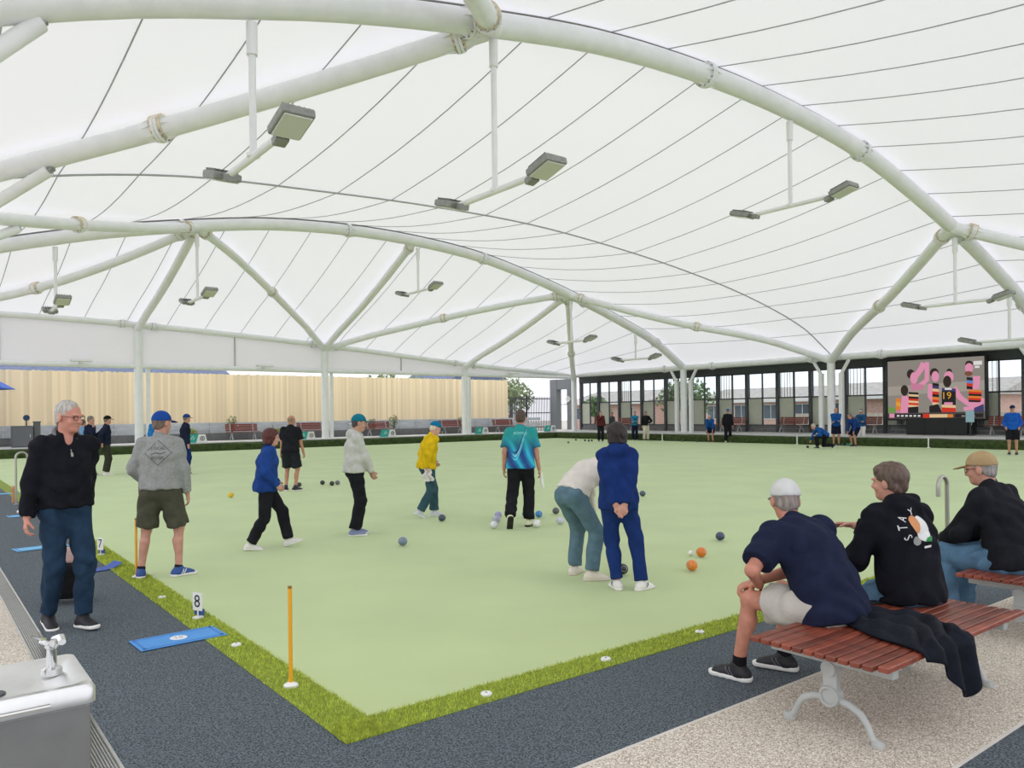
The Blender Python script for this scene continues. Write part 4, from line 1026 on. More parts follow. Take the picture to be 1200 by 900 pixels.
# --- big LED screen
SX = 37.55
TL, BR = onX(1040, 424, SX), onX(1154, 490.5, SX)
t = thing('led_screen', 'large video screen showing footballers in striped guernseys, on the glazed wall', 'screen', (SX, (TL.y + BR.y) / 2, BR.z))
o0 = Vector((SX, (TL.y + BR.y) / 2, BR.z)); W_ = TL.y - BR.y; Hh = TL.z - BR.z
MB().bbox((.02, -W_/2 - .08, -.08), (.3, W_/2 + .08, Hh + .08), .02).build('cabinet', black_m, t)
MB().box((.005, -W_/2, 0), (.02, W_/2, Hh)).build('display_panel', glow('screen_turf', '#a39c93', 1.5), t)
def s2(x, y, lay):                        # zoomed picture coords of the screen -> panel plane
    q = onX(1036 + x * 124 / 1063, 415 + y * 105 / 900, SX) - o0
    return (.004 - .002 * lay, max(-W_/2, min(W_/2, q.y)), max(0, min(Hh, q.z)))
SC = dict(pink='#f2a0c0', dpink='#d98aa8', dark='#3a3838', red='#e04030', orange='#f08a3c', cream='#f4d0a0', hair='#4a4038', white='#f4f0f0', bar='#57504e', navy='#4a4a78', blue='#6f8fd8', green='#7ca45a', gold='#f4b040', turf2='#b0a89e', brown='#8a5a4a')
LAY = [0]
def spoly(col, pts, name='picture_patch'):
    LAY[0] += .12
    g = MB(); g.add([s2(x, y, LAY[0]) for x, y in pts], [list(range(len(pts)))]); return g.build(name, glow('screen_' + col, SC[col], 1.7 if col not in ('dark', 'hair') else 1.2), t)
def sell(col, cx, cy, rx, ry, n=14): return spoly(col, [(cx + rx * math.cos(a), cy + ry * math.sin(a)) for a in np.linspace(0, 2 * math.pi, n, endpoint=False)])
def slimb(col, pts, w0, w1):
    L_, R_ = [], []
    for i, (x, y) in enumerate(pts):
        a = pts[max(i - 1, 0)]; b_ = pts[min(i + 1, len(pts) - 1)]; dx, dy = b_[0] - a[0], b_[1] - a[1]; q = math.hypot(dx, dy); w_ = w0 + (w1 - w0) * i / (len(pts) - 1)
        L_.append((x - dy / q * w_, y + dx / q * w_)); R_.append((x + dy / q * w_, y - dx / q * w_))
    spoly(col, L_ + R_[::-1])
spoly('turf2', [(35, 330), (1010, 260), (1010, 360), (35, 420)]); spoly('green', [(35, 530), (120, 540), (120, 590), (35, 590)])
def jumper(x0, x1, y0, y1, cols):
    n_ = len(cols)
    for i, c_ in enumerate(cols):
        a, b_ = y0 + (y1 - y0) * i / n_, y0 + (y1 - y0) * (i + 1) / n_; spoly(c_, [(x0, a), (x1, a + 6), (x1 + 2, b_ + 6), (x0 + 1, b_)])
# far-left seated player, arms-up player, facing player, player 19, running player
sell('hair', 205, 365, 38, 55); slimb('pink', [(215, 420), (205, 600)], 38, 42); jumper(120, 165, 440, 600, ['orange', 'gold', 'orange', 'dpink'])
slimb('pink', [(300, 250), (370, 150), (400, 90)], 26, 30); slimb('pink', [(330, 340), (430, 260), (430, 80)], 26, 22); sell('hair', 268, 200, 40, 48); sell('pink', 300, 240, 38, 60); slimb('dpink', [(270, 330), (400, 330)], 40, 22)
jumper(245, 345, 380, 530, ['dark', 'cream', 'dark', 'red', 'cream', 'red', 'cream']); spoly('dark', [(240, 535), (345, 525), (345, 605), (240, 605)])
sell('hair', 505, 190, 45, 50); sell('pink', 515, 225, 38, 55); slimb('pink', [(475, 300), (460, 420), (545, 545)], 30, 18); jumper(485, 550, 290, 510, ['dark', 'navy', 'cream', 'red', 'dark', 'orange', 'red', 'cream']); spoly('dark', [(455, 520), (545, 500), (590, 600), (455, 600)])
sell('hair', 655, 180, 30, 35); sell('pink', 650, 230, 50, 60); sell('hair', 635, 275, 42, 60); slimb('pink', [(700, 340), (760, 430), (850, 500), (980, 505)], 32, 20)
jumper(580, 720, 340, 590, ['navy', 'dark', 'dark', 'dark', 'dark', 'dark', 'cream', 'red', 'red']); slimb('white', [(610, 350), (680, 350)], 8, 8); slimb('pink', [(605, 498), (690, 498)], 14, 14)
sell('hair', 855, 100, 40, 35); sell('pink', 855, 140, 42, 50); sell('brown', 850, 195, 40, 25); slimb('pink', [(930, 220), (930, 330), (850, 340)], 38, 24); jumper(830, 890, 230, 350, ['dark', 'blue', 'red', 'dark']); jumper(850, 980, 355, 480, ['orange', 'red', 'dark', 'orange', 'red', 'dark']); slimb('pink', [(1000, 440), (990, 490), (900, 540), (800, 550)], 24, 18); spoly('navy', [(905, 540), (1000, 500), (1005, 580), (905, 580)])
spoly('bar', [(35, 595), (1010, 575), (1010, 655), (35, 655)]); spoly('pink', [(55, 597), (105, 597), (105, 638), (55, 638)]); spoly('dark', [(112, 603), (390, 600), (390, 635), (112, 638)]); spoly('red', [(392, 600), (455, 598), (455, 640), (392, 640)]); spoly('cream', [(458, 604), (640, 602), (640, 635), (458, 637)]); spoly('orange', [(645, 604), (695, 603), (695, 634), (645, 635)]); spoly('dark', [(715, 600), (995, 596), (995, 632), (715, 636)])
for x in range(130, 380, 42): spoly('white', [(x, 613), (x + 26, 612), (x + 26, 627), (x, 628)])
for x in (780, 830, 880): spoly('turf2', [(x, 616), (x + 36, 616), (x + 36, 626), (x, 627)])
q = s2(628, 420, LAY[0] + 2); sz = Hh * .165
text_obj('19', sz, glow('screen_gold', SC['gold'], 1.7), t, Matrix.Translation(q) @ Matrix(((0, 0, 1, 0), (-1, 0, 0, 0), (0, 1, 0, 0), (0, 0, 0, 1))) )
q = s2(940, 88, LAY[0] + 2); spoly('white', [(900, 70), (985, 66), (985, 105), (900, 110)]); spoly('white', [(912, 118), (960, 116), (960, 138), (912, 140)])
for y in (-W_/2 + .35, W_/2 - .35): MB().box((.3, y - .06, -.3), (.7, y + .06, Hh * .8)).build('mounting_bracket', dark_grey, t)
p0, p1 = onX(1062, 500, 37.0), onX(1133, 500, 37.0)
tb = thing('black_cabinet', 'long black cabinet under the big video screen', 'cabinet', (37.0, (p0.y + p1.y) / 2, .42)); wv = (p0.y - p1.y) / 2
MB().bbox((0, -wv, 0), (.5, wv, .82), .02).build('body', black_m, tb)
for s in (-1, 0, 1): MB().bbox((-.015, s * wv * .64 - wv * .3, .05), (0, s * wv * .64 + wv * .3, .78), .004).build('door', mat('black_door', '#1b1f1f', .6), tb)
p = onX(1137, 500, 36.9); t = thing('notice_stand', 'pale blue notice sheet on a thin stand beside the black cabinet', 'sign', (p.x, p.y, .42)); MB().tube([(0, 0, 0), (0, 0, 1.0)], .025, 8).build('post', dark_grey, t); MB().box((-.03, -.18, .62), (-.005, .18, 1.15)).build('sheet', mat('notice_blue', '#a9cfd8', .6), t); MB().lathe([(.2, 0), (.2, .03), (.03, .05)], n=12).build('base', dark_grey, t)
p = onX(657, 458, 38.0); t = thing('wall_clock', 'round wall clock on the grey corner pillar', 'clock', (38.0, 40.45, 2.75)); MB().tube([(-.0, 0, 0), (-.06, 0, 0)], .25, 24).build('rim', stainless, t); MB().tube([(-.06, 0, 0), (-.065, 0, 0)], .22, 24).build('dial', offw, t); g = MB(); g.box((-.075, -.01, 0), (-.068, .01, .15)); g.box((-.075, -.1, -.01), (-.068, 0, .01)); g.build('hands', black_m, t)

# --- what lies outside: houses, metal fence, trees
tile = mat('slate_roof_tiles', '#5d6a86', .7, var=.2, vscale=3); render_w = mat('white_render', '#e3e3e0', .8); brickm = mat('salmon_brick', '#cfa394', .85, col2='#dcbcae', vscale=6); winm = mat('house_glass', '#56606a', .15, spec=.8); brown_roof = mat('brown_roof_tiles', '#b9b0aa', .8, var=.15, vscale=3)
def house(label, c, w_, d_, h_, rh, wallm, roofm, wins, along='x'):
    t = thing('house', label, 'house', (c[0], c[1], -.06), 0 if along == 'x' else math.pi / 2)
    MB().box((-w_/2, -d_/2, 0), (w_/2, d_/2, h_)).build('wall', wallm, t)
    e = .5; g = MB(); g.prism([(-w_/2 - e, -d_/2 - e, h_ - .1), (-w_/2 - e, 0, h_ + rh), (-w_/2 - e, d_/2 + e, h_ - .1)], (w_ + 2 * e, 0, 0), 0); g.build('roof', roofm, t)
    g = MB(); g.box((-w_/2 - e, -d_/2 - e - .1, h_ - .22), (w_/2 + e, -d_/2 - e + .02, h_ - .05)); g.box((-w_/2 - e, d_/2 + e - .02, h_ - .22), (w_/2 + e, d_/2 + e + .1, h_ - .05)); g.build('gutter', render_w, t)
    for sd_ in (-1, 1):
        for x in wins:
            y = sd_ * d_ / 2; f_ = MB().box((x - .75, min(y, y + sd_ * .05), 1.0), (x + .75, max(y, y + sd_ * .05), 2.3)).build('window', render_w, t)
            for q_ in (-.36, .36): MB().box((x + q_ - .32, min(y, y + sd_ * .07), 1.07), (x + q_ + .32, max(y, y + sd_ * .07), 2.23)).build('pane', winm, f_)
    return t
house('blue-grey roofed house behind the timber fence at left', (5, 50, 0), 19, 9, 3.6, 1.6, render_w, tile, (-6, -2, 2, 6))
house('long low house with grey roof behind the middle of the fence', (20.6, 51.5, 0), 5.5, 7, 3.75, 1.1, render_w, mat('white_roof_sheet', '#dcdde0', .6), (-2, 2))
house('pale weatherboard gabled house beyond the metal fence', (43, 64, 0), 9, 10, 4.0, 3.2, mat('weatherboard', '#c3ccd4', .8, var=.05), tile, (-3, 2), along='y')
house('salmon brick house beyond the right end of the glazed wall', (56, 22, 0), 12, 9, 2.7, 1.1, brickm, brown_roof, (-4, 0, 4), along='y')
house('salmon brick house beyond the middle of the glazed wall', (62, 37, 0), 13, 10, 2.7, 1.2, brickm, brown_roof, (-4.5, -1.5, 1.5, 4.5), along='y')
house('pale brick house behind the far corner of the glazed wall', (60, 54, 0), 11, 10, 2.8, 1.3, mat('pale_brick', '#c99c8e', .85, col2='#d8b9ac', vscale=6), brown_roof, (-3.5, 0, 3.5), along='y')
mf = thing('metal_fence', 'dark metal bar fence between the timber fence and the corner pillar', 'fence', (33.0, 43.0, .0))
br = MB().box((-.02, -.02, .3), (.02, .02, 3.0)).mesh('fence_bar', dark_grey)
for k in range(46): ob('bar', br, mf, (k * .13, 0, 0))
for z in (.6, 1.7, 2.8): MB().box((0, -.03, z), (5.9, .03, z + .07)).build('rail', dark_grey, mf)
for k in range(3): MB().box((k * 2.9, -.05, 0), (k * 2.9 + .1, .05, 3.1)).build('post', dark_grey, mf)
def tree(label, x, y, h_, r, dens=1400, M=None):
    t = thing('tree', label, 'tree', (x, y, -.06))
    MB().tube([(0, 0, 0), (.1, 0, h_ * .4), (0, .1, h_ * .75)], [.18, .13, .06], 8).build('trunk', wood, t)
    g = MB()
    for k in range(6):
        a = 1.05 * k; q = cluster('leaf', tree_leaf, dens // 6, (r * .6, r * .6, h_ * .24), (r * .5 * math.cos(a), r * .5 * math.sin(a), h_ * (.62 + .08 * math.sin(k * 2.1))), .2); o = len(g.v); g.v += q.v
        for f_ in q.f: g.face([i + o for i in f_])
    g.build('crown', M or tree_leaf, t)['kind'] = 'stuff'
olive = mat('olive_leaf', '#93a07c', .8, var=.35, vscale=1.5)
for a in [('bushy tree behind the fence left of the far white post', 27.5, 50, 5.6, 2.2), ('second bushy tree behind the fence top', 31.5, 52, 5.4, 2.0), ('grey green tree left of the corner pillar', 40.5, 51, 5.6, 2.2, 1600, olive), ('tree seen through the glazing near the corner', 50, 50, 3.6, 1.5),
          ('leafy tree seen through the windows beyond the woman in navy', 47, 36.5, 4.8, 2.2), ('tree seen left of the screen through the window', 48, 18.5, 4.6, 1.6), ('grey green tree filling the window right of the screen', 43.5, 8.5, 4.8, 2.6, 2400, olive), ('second grey green tree at the right window', 43.5, 1.5, 4.8, 2.2, 2000, olive)]:
    tree(*a)
slab('floor_garden', (39.5, -20, -.06), (44.5, 60, .0), mat('lawn', '#8ea468', .9, var=.2, vscale=2))
pf = thing('paling_fence', 'pale paling fence outside beyond the glazed wall', 'fence', (50.5, 0, -.06)); pl_ = MB().box((-.015, -.09, 0), (.015, .09, 1.5)).mesh('paling', mat('grey_paling', '#c5b9ae', .85, objvar=.08))
for k in range(120): ob('paling', pl_, pf, (0, 6 + k * .2, 0))
# ================================================================== PEOPLE IN THE PHOTOGRAPH
denim = cloth('dark_denim', '#22364a', .14, 14); denim_l = cloth('faded_denim', '#587891', .14, 12); denim_s = cloth('grey_blue_denim', '#5a7480', .12, 12); denim_t = cloth('teal_denim', '#35525c', .14, 12)
black_c = cloth('black_cloth', '#1d1e23', .2); ink_c = cloth('ink_knit', '#16171d', .2, 12); navy_c = cloth('navy_cloth', '#1b2136', .15); navy_tee = cloth('navy_tee', '#1d2238', .12); royal_c = cloth('royal_blue', '#1f3f80', .15); track_c = cloth('tracksuit_navy', '#182f66', .15)
grey_c = cloth('marl_grey', '#8f918e', .1, 40); olive_c = cloth('olive_shorts', '#4c4c3f', .1); cream_c = cloth('cream_knit', '#d6d0c6', .05, 12); stone_c = cloth('stone_shorts', '#b9b4aa', .06); yellow_c = cloth('yellow_jacket', '#cfae16', .15); hood_g = cloth('pale_grey_hoodie', '#bcbdb6', .06, 14)
hoodie_c = cloth('black_hoodie', '#15161d', .15); blue_c = cloth('club_blue', '#1e5296', .15); sky_c = cloth('sky_blue_jacket', '#2372b4', .15); maroon_c = cloth('maroon_jacket', '#5a2a2e', .15); dgrey_c = cloth('dark_grey_jacket', '#3c4245', .15); ltblue_c = cloth('light_blue_shirt', '#6d94b8', .12); cream_t = cloth('cream_trousers', '#cdc6b4', .08); dkgreen_c = cloth('dark_olive_trousers', '#34362c', .12)
sh_black = dict(m=mat('shoe_black', '#1b1b1e', .6, var=.1, vscale=40)); sh_white = dict(m=mat('shoe_white', '#dcdad4', .6, var=.05)); sh_blue = dict(m=mat('shoe_blue', '#264a8a', .6, var=.1), stripe=mat('shoe_stripe_white', '#e2e2e0', .6))
def withsock(d, c, h_=.06): q = dict(d); q['sock'] = cloth('sock_' + c.strip('#'), c); q['sockh'] = h_; return q
# teal patterned shirt
tm = bpy.data.materials.new('teal_wave_shirt'); tm.use_nodes = True; nt = tm.node_tree; N = nt.nodes; L = nt.links; bs = N['Principled BSDF']; bs.inputs['Roughness'].default_value = .8
tc = N.new('ShaderNodeTexCoord'); mp = N.new('ShaderNodeMapping'); mp.inputs['Rotation'].default_value = (.3, .5, .2); L.new(tc.outputs['Object'], mp.inputs[0])
wv_ = N.new('ShaderNodeTexWave'); wv_.inputs['Scale'].default_value = 1.6; wv_.inputs['Distortion'].default_value = 5; wv_.inputs['Detail'].default_value = 1.5; wv_.inputs['Detail Scale'].default_value = .8; L.new(mp.outputs[0], wv_.inputs[0])
cr_ = N.new('ShaderNodeValToRGB'); L.new(wv_.outputs[0], cr_.inputs[0]); e = cr_.color_ramp.elements; e[0].color = lin('#17407e'); e[1].color = lin('#2fb3cf'); q = e.new(.55); q.color = lin('#1a6ba6'); q = e.new(.8); q.color = lin('#1d86b4')
sx = N.new('ShaderNodeSeparateXYZ'); L.new(tc.outputs['Object'], sx.inputs[0]); mr = N.new('ShaderNodeMapRange'); mr.inputs[1].default_value = 1.12; mr.inputs[2].default_value = 1.36; L.new(sx.outputs[2], mr.inputs[0])
mx = N.new('ShaderNodeMix'); mx.data_type = 'RGBA'; L.new(mr.outputs[0], mx.inputs[0]); L.new(cr_.outputs[0], mx.inputs[6]); mx.inputs[7].default_value = lin('#1a8f8c'); L.new(mx.outputs[2], bs.inputs['Base Color'])

# 1. man walking towards the camera at left
P1 = person('man in black quarter-zip sweater and dark jeans walking up the left path', G(78, 734), 160, 1.83,
    dict(pel=(0, 0, .962), lean=2, bend=3, feet=[(-.07, .13, .08, 6, -4), (.085, -.12, .09, -8, 10)], hands=[(-.21, -.15, .90), (.275, .03, .875)], epole=[(-.4, -1, 0), (.3, -1, 0)], hyaw=26, hpitch=8, curl=[40, 48]),
    dict(skin='#bd8370', hair='#a8a39a', hstyle='short', glasses='#3a2826', eyes=1, fat=1.10, sw=.175, top=dict(m=ink_c, name='sweater', loose=.024, hem=-.02, neck=.02, vneck=1), bottom=dict(m=denim, loose=.010, hem=.044), shoe=sh_black), lod=0, sd=1)
F2 = P1['F2']; nb = P1['nb']; s = P1['s']
g = MB(); pts = [nb + F2 @ (A3(.082 * math.cos(a), .075 * math.sin(a) + .012, .035 - .05 * math.sin(a) - .012) * s) for a in np.linspace(2.2 - math.pi * .0, 2.2 + 5.0, 22)]
g.tube(pts, .016 * s, 8); g.build('collar', cloth('grey_collar', '#6f7276', .1), P1['root'], smooth=True)
zp = poly2([[(-.003, -.05), (.003, -.05), (.003, -.02), (-.003, -.02)], [(-.009, -.075), (.009, -.075), (.009, -.045), (-.009, -.045)]])
on_garment(P1, zp, mat('zip_metal', '#9a9a92', .4, .6), 'zip', nb - F2[:, 2] * .07, F2[:, 0], F2[:, 2], F2[:, 1])

# 2. grey sweatshirt, blue cap
P2 = person('man in grey sweatshirt with diamond print, blue cap and olive shorts, seen from behind', G(189, 676), 8, 1.74,
    dict(lean=2, feet=[(-.20, .02, .08, 6, 0), (.175, -.01, .08, -62, 0)], hands=[(-.14, .20, .98), (.27, .04, .84)], epole=[(-1, -.5, -.2), (.5, -1, 0)], hyaw=-38, hpitch=6),
    dict(skin='#c08d7a', hair='#6b5a4c', cap='#1f4690', fat=1.08, top=dict(m=grey_c, name='sweatshirt', loose=.028, hem=-.02), bottom=dict(m=olive_c, short=.92, loose=.028), shoe=withsock(sh_blue, '#22242a', .04)), lod=1, sd=2)
F2 = P2['F2']; o = P2['ch'] + F2[:, 2] * .03
ink = mat('print_charcoal', '#4a4c4e', .8)
d_, w_ = .135, .006
dia = [(0, d_ + .0), (d_ * 1.0, 0), (0, -d_ - .0), (-d_, 0)]; di2 = [(x * (1 - w_ / d_ * 1.4), y * (1 - w_ / d_ * 1.4)) for x, y in dia]
on_garment(P2, poly2([[dia[i], dia[(i + 1) % 4], di2[(i + 1) % 4], di2[i]] for i in range(4)]), ink, 'diamond_print', o, F2[:, 0], F2[:, 2], -F2[:, 1])
for txt, yy, sz in (('LOCAL', .045, .045), ('BOWL', -.055, .045)):
    me = text_mesh(txt, sz); on_garment(P2, me, ink, 'lettering', o + F2[:, 2] * yy, F2[:, 0], F2[:, 2], -F2[:, 1])
on_garment(P2, poly2([[(-.07, -.012), (-.02, .012), (.02, -.004), (.07, .014), (.07, .006), (.02, -.014), (-.02, .002), (-.07, -.02)]]), ink, 'script_print', o - F2[:, 2] * .005, F2[:, 0], F2[:, 2], -F2[:, 1])

# 3. red-haired woman walking right
person('red-haired woman in royal blue jacket and black trousers striding to the right', G(313, 643), 90, 1.55,
    dict(pel=(0, 0, .94), lean=4, feet=[(-.08, .30, .10, 0, -16), (.08, -.23, .085, 0, 4)], hands=[(-.19, .15, .93), (.19, .14, .93)], epole=[(-.7, -1, 0), (.7, -1, 0)], hpitch=6),
    dict(skin='#c79a86', hair='#4a160c', hstyle='bob', sw=.15, glasses='#1a1a1a', top=dict(m=royal_c, name='jacket', loose=.035, hem=-.10, neck=.04, cuff=1.05), bottom=dict(m=black_c, loose=.018, hem=.055), shoe=sh_white), lod=1, sd=3)
# 4. black polo, shorts
person('man with cropped hair in black polo shirt and black shorts, seen from behind', G(341, 575), 22, 1.70,
    dict(feet=[(-.12, 0, .08, 12, 0), (.12, -.03, .08, -50, 0)], hands=[(-.26, .08, .88), (.28, .10, .86)], hpitch=2, hyaw=-20),
    dict(skin='#b58268', hair='#8a7460', hstyle='bald', fat=1.06, top=dict(m=black_c, name='polo_shirt', sleeve='short', loose=.028, hem=-.06), bottom=dict(m=cloth('charcoal_shorts', '#23262b', .15), short=.9, loose=.03), shoe=withsock(sh_black, '#3b4660', .05)), lod=1, sd=4)
# 5. teal cap, pale hoodie
person('man in teal cap and pale grey hoodie standing in profile', G(417, 627), 84, 1.69,
    dict(lean=0, bend=8, feet=[(-.09, .02, .08, 4, 0), (.09, -.03, .08, -6, 0)], hands=[(-.08, .24, .90), (.09, .24, .90)], epole=[(-.8, -.7, 0), (.8, -.7, 0)], hpitch=8),
    dict(skin='#b98e78', hair='#3a3634', cap='#146f82', fat=1.08, top=dict(m=hood_g, name='hoodie', loose=.03, hem=-.04, hood=1), bottom=dict(m=black_c, loose=.022, hem=.058), shoe=dict(m=mat('shoe_slate', '#7a86a8', .6))), lod=1, sd=5)
# 6. yellow jacket
PY = person('person in yellow jacket and teal cap stepping to the right with a cloth in hand', G(500, 606), 68, 1.60,
    dict(pel=(0, .02, .955), lean=9, bend=8, feet=[(-.08, .18, .08, 4, 0), (.09, -.17, .12, 0, 28)], hands=[(-.20, .22, .98), (.20, -.07, .90)], epole=[(-.6, -1, 0), (.6, -1, 0)], hpitch=24),
    dict(skin='#c79a86', hair='#c9bda8', cap='#0f6f94', top=dict(m=yellow_c, name='jacket', loose=.032, hem=-.07), bottom=dict(m=denim_t, loose=.02, hem=.055), shoe=dict(m=mat('shoe_pale', '#c8ccd2', .6))), lod=1, sd=6)
wr = Vector(PY['root'].matrix_world @ Vector(PY['WR'][1])) if False else None
# 7. teal shirt
PT = person('man in teal and blue patterned shirt and black trousers walking away', G(611, 618), 4, 1.75,
    dict(pel=(0, .02, .955), lean=4, feet=[(-.15, -.20, .17, 12, 52), (.10, .12, .08, -14, 0)], hands=[(-.25, .03, .87), (.27, .05, .86)], hpitch=8, hyaw=0),
    dict(skin='#b9826c', hair='#4c3a30', fat=1.08, top=dict(m=tm, name='shirt', sleeve='short', loose=.032, hem=-.07), bottom=dict(m=black_c, loose=.022, hem=.058), shoe=dict(m=mat('shoe_lime_white', '#d8dcb4', .6), sole=mat('sole_black', '#1c1c1c', .7))), lod=1, sd=7)
F2 = PT['F2']
on_garment(PT, text_mesh('BOWLS', .06), mat('shirt_lettering', '#8fd8dc', .7), 'lettering', PT['sh'] - F2[:, 2] * .03, F2[:, 0], F2[:, 2], -F2[:, 1])
for k, (c_, w0) in enumerate((('#55c6dc', .020), ('#bfe9f2', .009), ('#173c7c', .022))):
    a = np.linspace(0, 1, 14); x = -.13 + .24 * a; y = -.20 + .05 * k + .30 * a ** 2 - .08 * np.sin(a * 5)
    up = [(p, q + w0 * math.sin(math.pi * t_)) for p, q, t_ in zip(x, y, a)]; dn = [(p, q - w0 * math.sin(math.pi * t_)) for p, q, t_ in zip(x, y, a)]
    on_garment(PT, poly2([[dn[i], dn[i + 1], up[i + 1], up[i]] for i in range(13)]), mat('shirt_wave_%d' % k, c_, .7), 'wave_print', PT['ch'] - F2[:, 2] * .02, F2[:, 0], F2[:, 2], -F2[:, 1])
# 8. bending person
person('person in cream jumper and faded jeans bending over, beside the woman in navy', G(682, 677), 48, 1.70,
    dict(pel=(0, -.12, .90), lean=60, bend=6, feet=[(-.19, .06, .08, 24, 0), (.17, -.02, .08, -34, 0)], hands=[(-.16, .30, .56), (.21, .26, .55)], epole=[(-1, 0, .3), (1, .1, .3)], hpitch=80, kpole=[(-.1, 1, 0), (.1, 1, 0)]),
    dict(skin='#c79a86', hair='#9a948c', top=dict(m=cream_c, name='jumper', loose=.03, hem=.0), bottom=dict(m=denim_s, loose=.018, hem=.05), shoe=dict(m=mat('shoe_cream', '#d8cfc0', .6), sole=mat('sole_cream', '#cfc6b8', .7))), lod=1, sd=8)
# 9. navy tracksuit woman
person('dark-haired woman in navy blue tracksuit with hands clasped behind her back', G(737, 691), -6, 1.58,
    dict(pel=(-.10, 0, .967), feet=[(-.12, .02, .08, 14, 0), (.13, -.02, .08, -48, 0)], hands=[(-.145, -.185, .90), (-.055, -.20, .88)], epole=[(-1, -.55, 0), (1, -.55, 0)], hdir=[(.5, -.1, -.5), (-.35, -.15, -.6)], palm=[(0, -1, -.2), (0, -1, -.2)], curl=[25, 20], hpitch=6, lean=2),
    dict(skin='#c08d78', hair='#1c0f0c', hstyle='bob', sw=.148, top=dict(m=track_c, name='jacket', loose=.032, hem=-.10, hood=1, cuff=.94), bottom=dict(m=cloth('tracksuit_trousers', '#1b3268', .12), loose=.016, hem=.046), shoe=dict(m=sh_white['m'], stripe=mat('shoe_stripe_dark', '#2a2c34', .6))), lod=1, sd=9)
# 10-12. men on the benches
person('seated man in pale cap, navy tee and stone shorts on the front bench', (2.52, -1.2, 0), 0, 1.80,
    dict(pel=(0, 0, .53), pelyaw=-4, twist=-10, lean=30, bend=16, feet=[(-.18, .50, .08, 8, 0), (.18, .42, .085, 20, 0)], hands=[(-.16, .36, .60), (-.10, .42, .60)], epole=[(-1, -.15, -.4), (.9, -.3, -.4)], hdir=[(.3, .8, -.25), (-.6, .5, -.25)], palm=[(0, -.1, -1), (0, 0, -1)], thumb=[(.5, .4, .2), (0, -1, 0)], curl=[55, 50], hyaw=-28, hpitch=14, kpole=[(-.1, .6, 1), (.05, .6, 1)]),
    dict(skin='#bd7f68', hair='#8a8078', cap='#c9cac6', fat=1.14, sw=.18, top=dict(m=navy_tee, name='t_shirt', sleeve='short', loose=.034, hem=-.10), bottom=dict(m=stone_c, short=.72, loose=.03), shoe=withsock(dict(m=sh_black['m'], stripe=mat('shoe_stripe_grey', '#5a5660', .6)), '#17171a', .07)), lod=0, sd=10, rz=0.0)
P11 = person('seated man in black printed hoodie and jeans gesturing on the front bench', (3.30, -1.30, 0), 0, 1.76,
    dict(pel=(0, 0, .545), lean=10, bend=10, feet=[(-.14, .06, .09, 0, 14), (.12, .70, .08, 0, 0)], hands=[(-.13, .36, .66), (.02, .50, .86)], epole=[(-.9, -.7, -.5), (.8, -.6, -.6)], hdir=[None, (-.55, .8, .05)], palm=[(.6, 0, -.8), (-.4, -.2, -1)], thumb=[(.3, .5, .7), (-.6, -.2, .6)], curl=[45, 22], hyaw=22, hpitch=4, kpole=[(-.1, .7, 1), (.1, .6, 1)]),
    dict(skin='#c08a76', hair='#5c4a3e', hstyle='full', fat=1.12, sw=.178, top=dict(m=hoodie_c, name='hoodie', loose=.038, hem=-.08, hood=1), bottom=dict(m=denim_l, loose=.024, hem=.055), shoe=sh_black), lod=0, sd=11, rz=math.radians(-20))
F2 = P11['F2']; o = P11['ch'] + F2[:, 2] * .02; pw = mat('print_white', '#d8d8d4', .8)
for ch_, a in zip('STAY', (205, 172, 140, 108)):
    me = text_mesh(ch_, .06); A_ = math.radians(a); me.transform(Matrix.Translation((.115 * math.cos(A_), .115 * math.sin(A_), 0)) @ Matrix.Rotation(A_ - math.pi / 2, 4, 'Z'))
    on_garment(P11, me, pw, 'lettering', o, F2[:, 0], F2[:, 2], -F2[:, 1])
on_garment(P11, poly2([[(.01 + .055 * math.cos(a), .0 + .085 * math.sin(a)) for a in np.linspace(0, 6.283, 18, endpoint=False)]]), pw, 'emblem_print', o, F2[:, 0], F2[:, 2], -F2[:, 1])
on_garment(P11, poly2([[(-.035 + .03 * math.cos(a), .03 + .06 * math.sin(a)) for a in np.linspace(0, 6.283, 12, endpoint=False)]]), mat('print_orange', '#c98a5a', .8), 'emblem_print', o, F2[:, 0], F2[:, 2], -F2[:, 1], .004)
on_garment(P11, poly2([[(.0, -.085), (.055, -.085), (.07, -.05), (.02, -.06)]]), mat('print_green', '#2f8a48', .8), 'emblem_print', o, F2[:, 0], F2[:, 2], -F2[:, 1], .005)
on_garment(P11, poly2([[(-.05 + .028 * math.cos(a), -.075 + .028 * math.sin(a)) for a in np.linspace(0, 6.283, 12, endpoint=False)]]), mat('print_grey', '#8d8f8a', .8), 'emblem_print', o, F2[:, 0], F2[:, 2], -F2[:, 1], .004)
on_garment(P11, poly2([[(-.01, -.125), (.05, -.118), (.05, -.105), (-.01, -.112)]]), pw, 'emblem_print', o, F2[:, 0], F2[:, 2], -F2[:, 1])
person('seated man in tan cap, black jacket and jeans at the right picture edge', (4.84, -1.34, 0), 0, 1.80,
    dict(pel=(0, 0, .545), lean=14, bend=14, feet=[(-.13, .42, .08, 4, 0), (.13, .46, .08, -6, 0)], hands=[(-.10, .45, .62), (.06, .46, .62)], epole=[(-.8, -.8, -.2), (.8, -.8, -.2)], palm=[(0, 0, -1), (0, 0, -1)], hyaw=14, hpitch=10, kpole=[(-.1, .6, 1), (.1, .6, 1)], curl=[45, 45]),
    dict(skin='#c08a76', hair='#8f8a84', cap='#a8906a', fat=1.10, sw=.178, glasses='#2a2a2a', top=dict(m=black_c, name='jacket', loose=.036, hem=-.08, neck=.05), bottom=dict(m=denim_l, loose=.026, hem=.055), shoe=sh_black), lod=0, sd=12, rz=math.radians(-10))

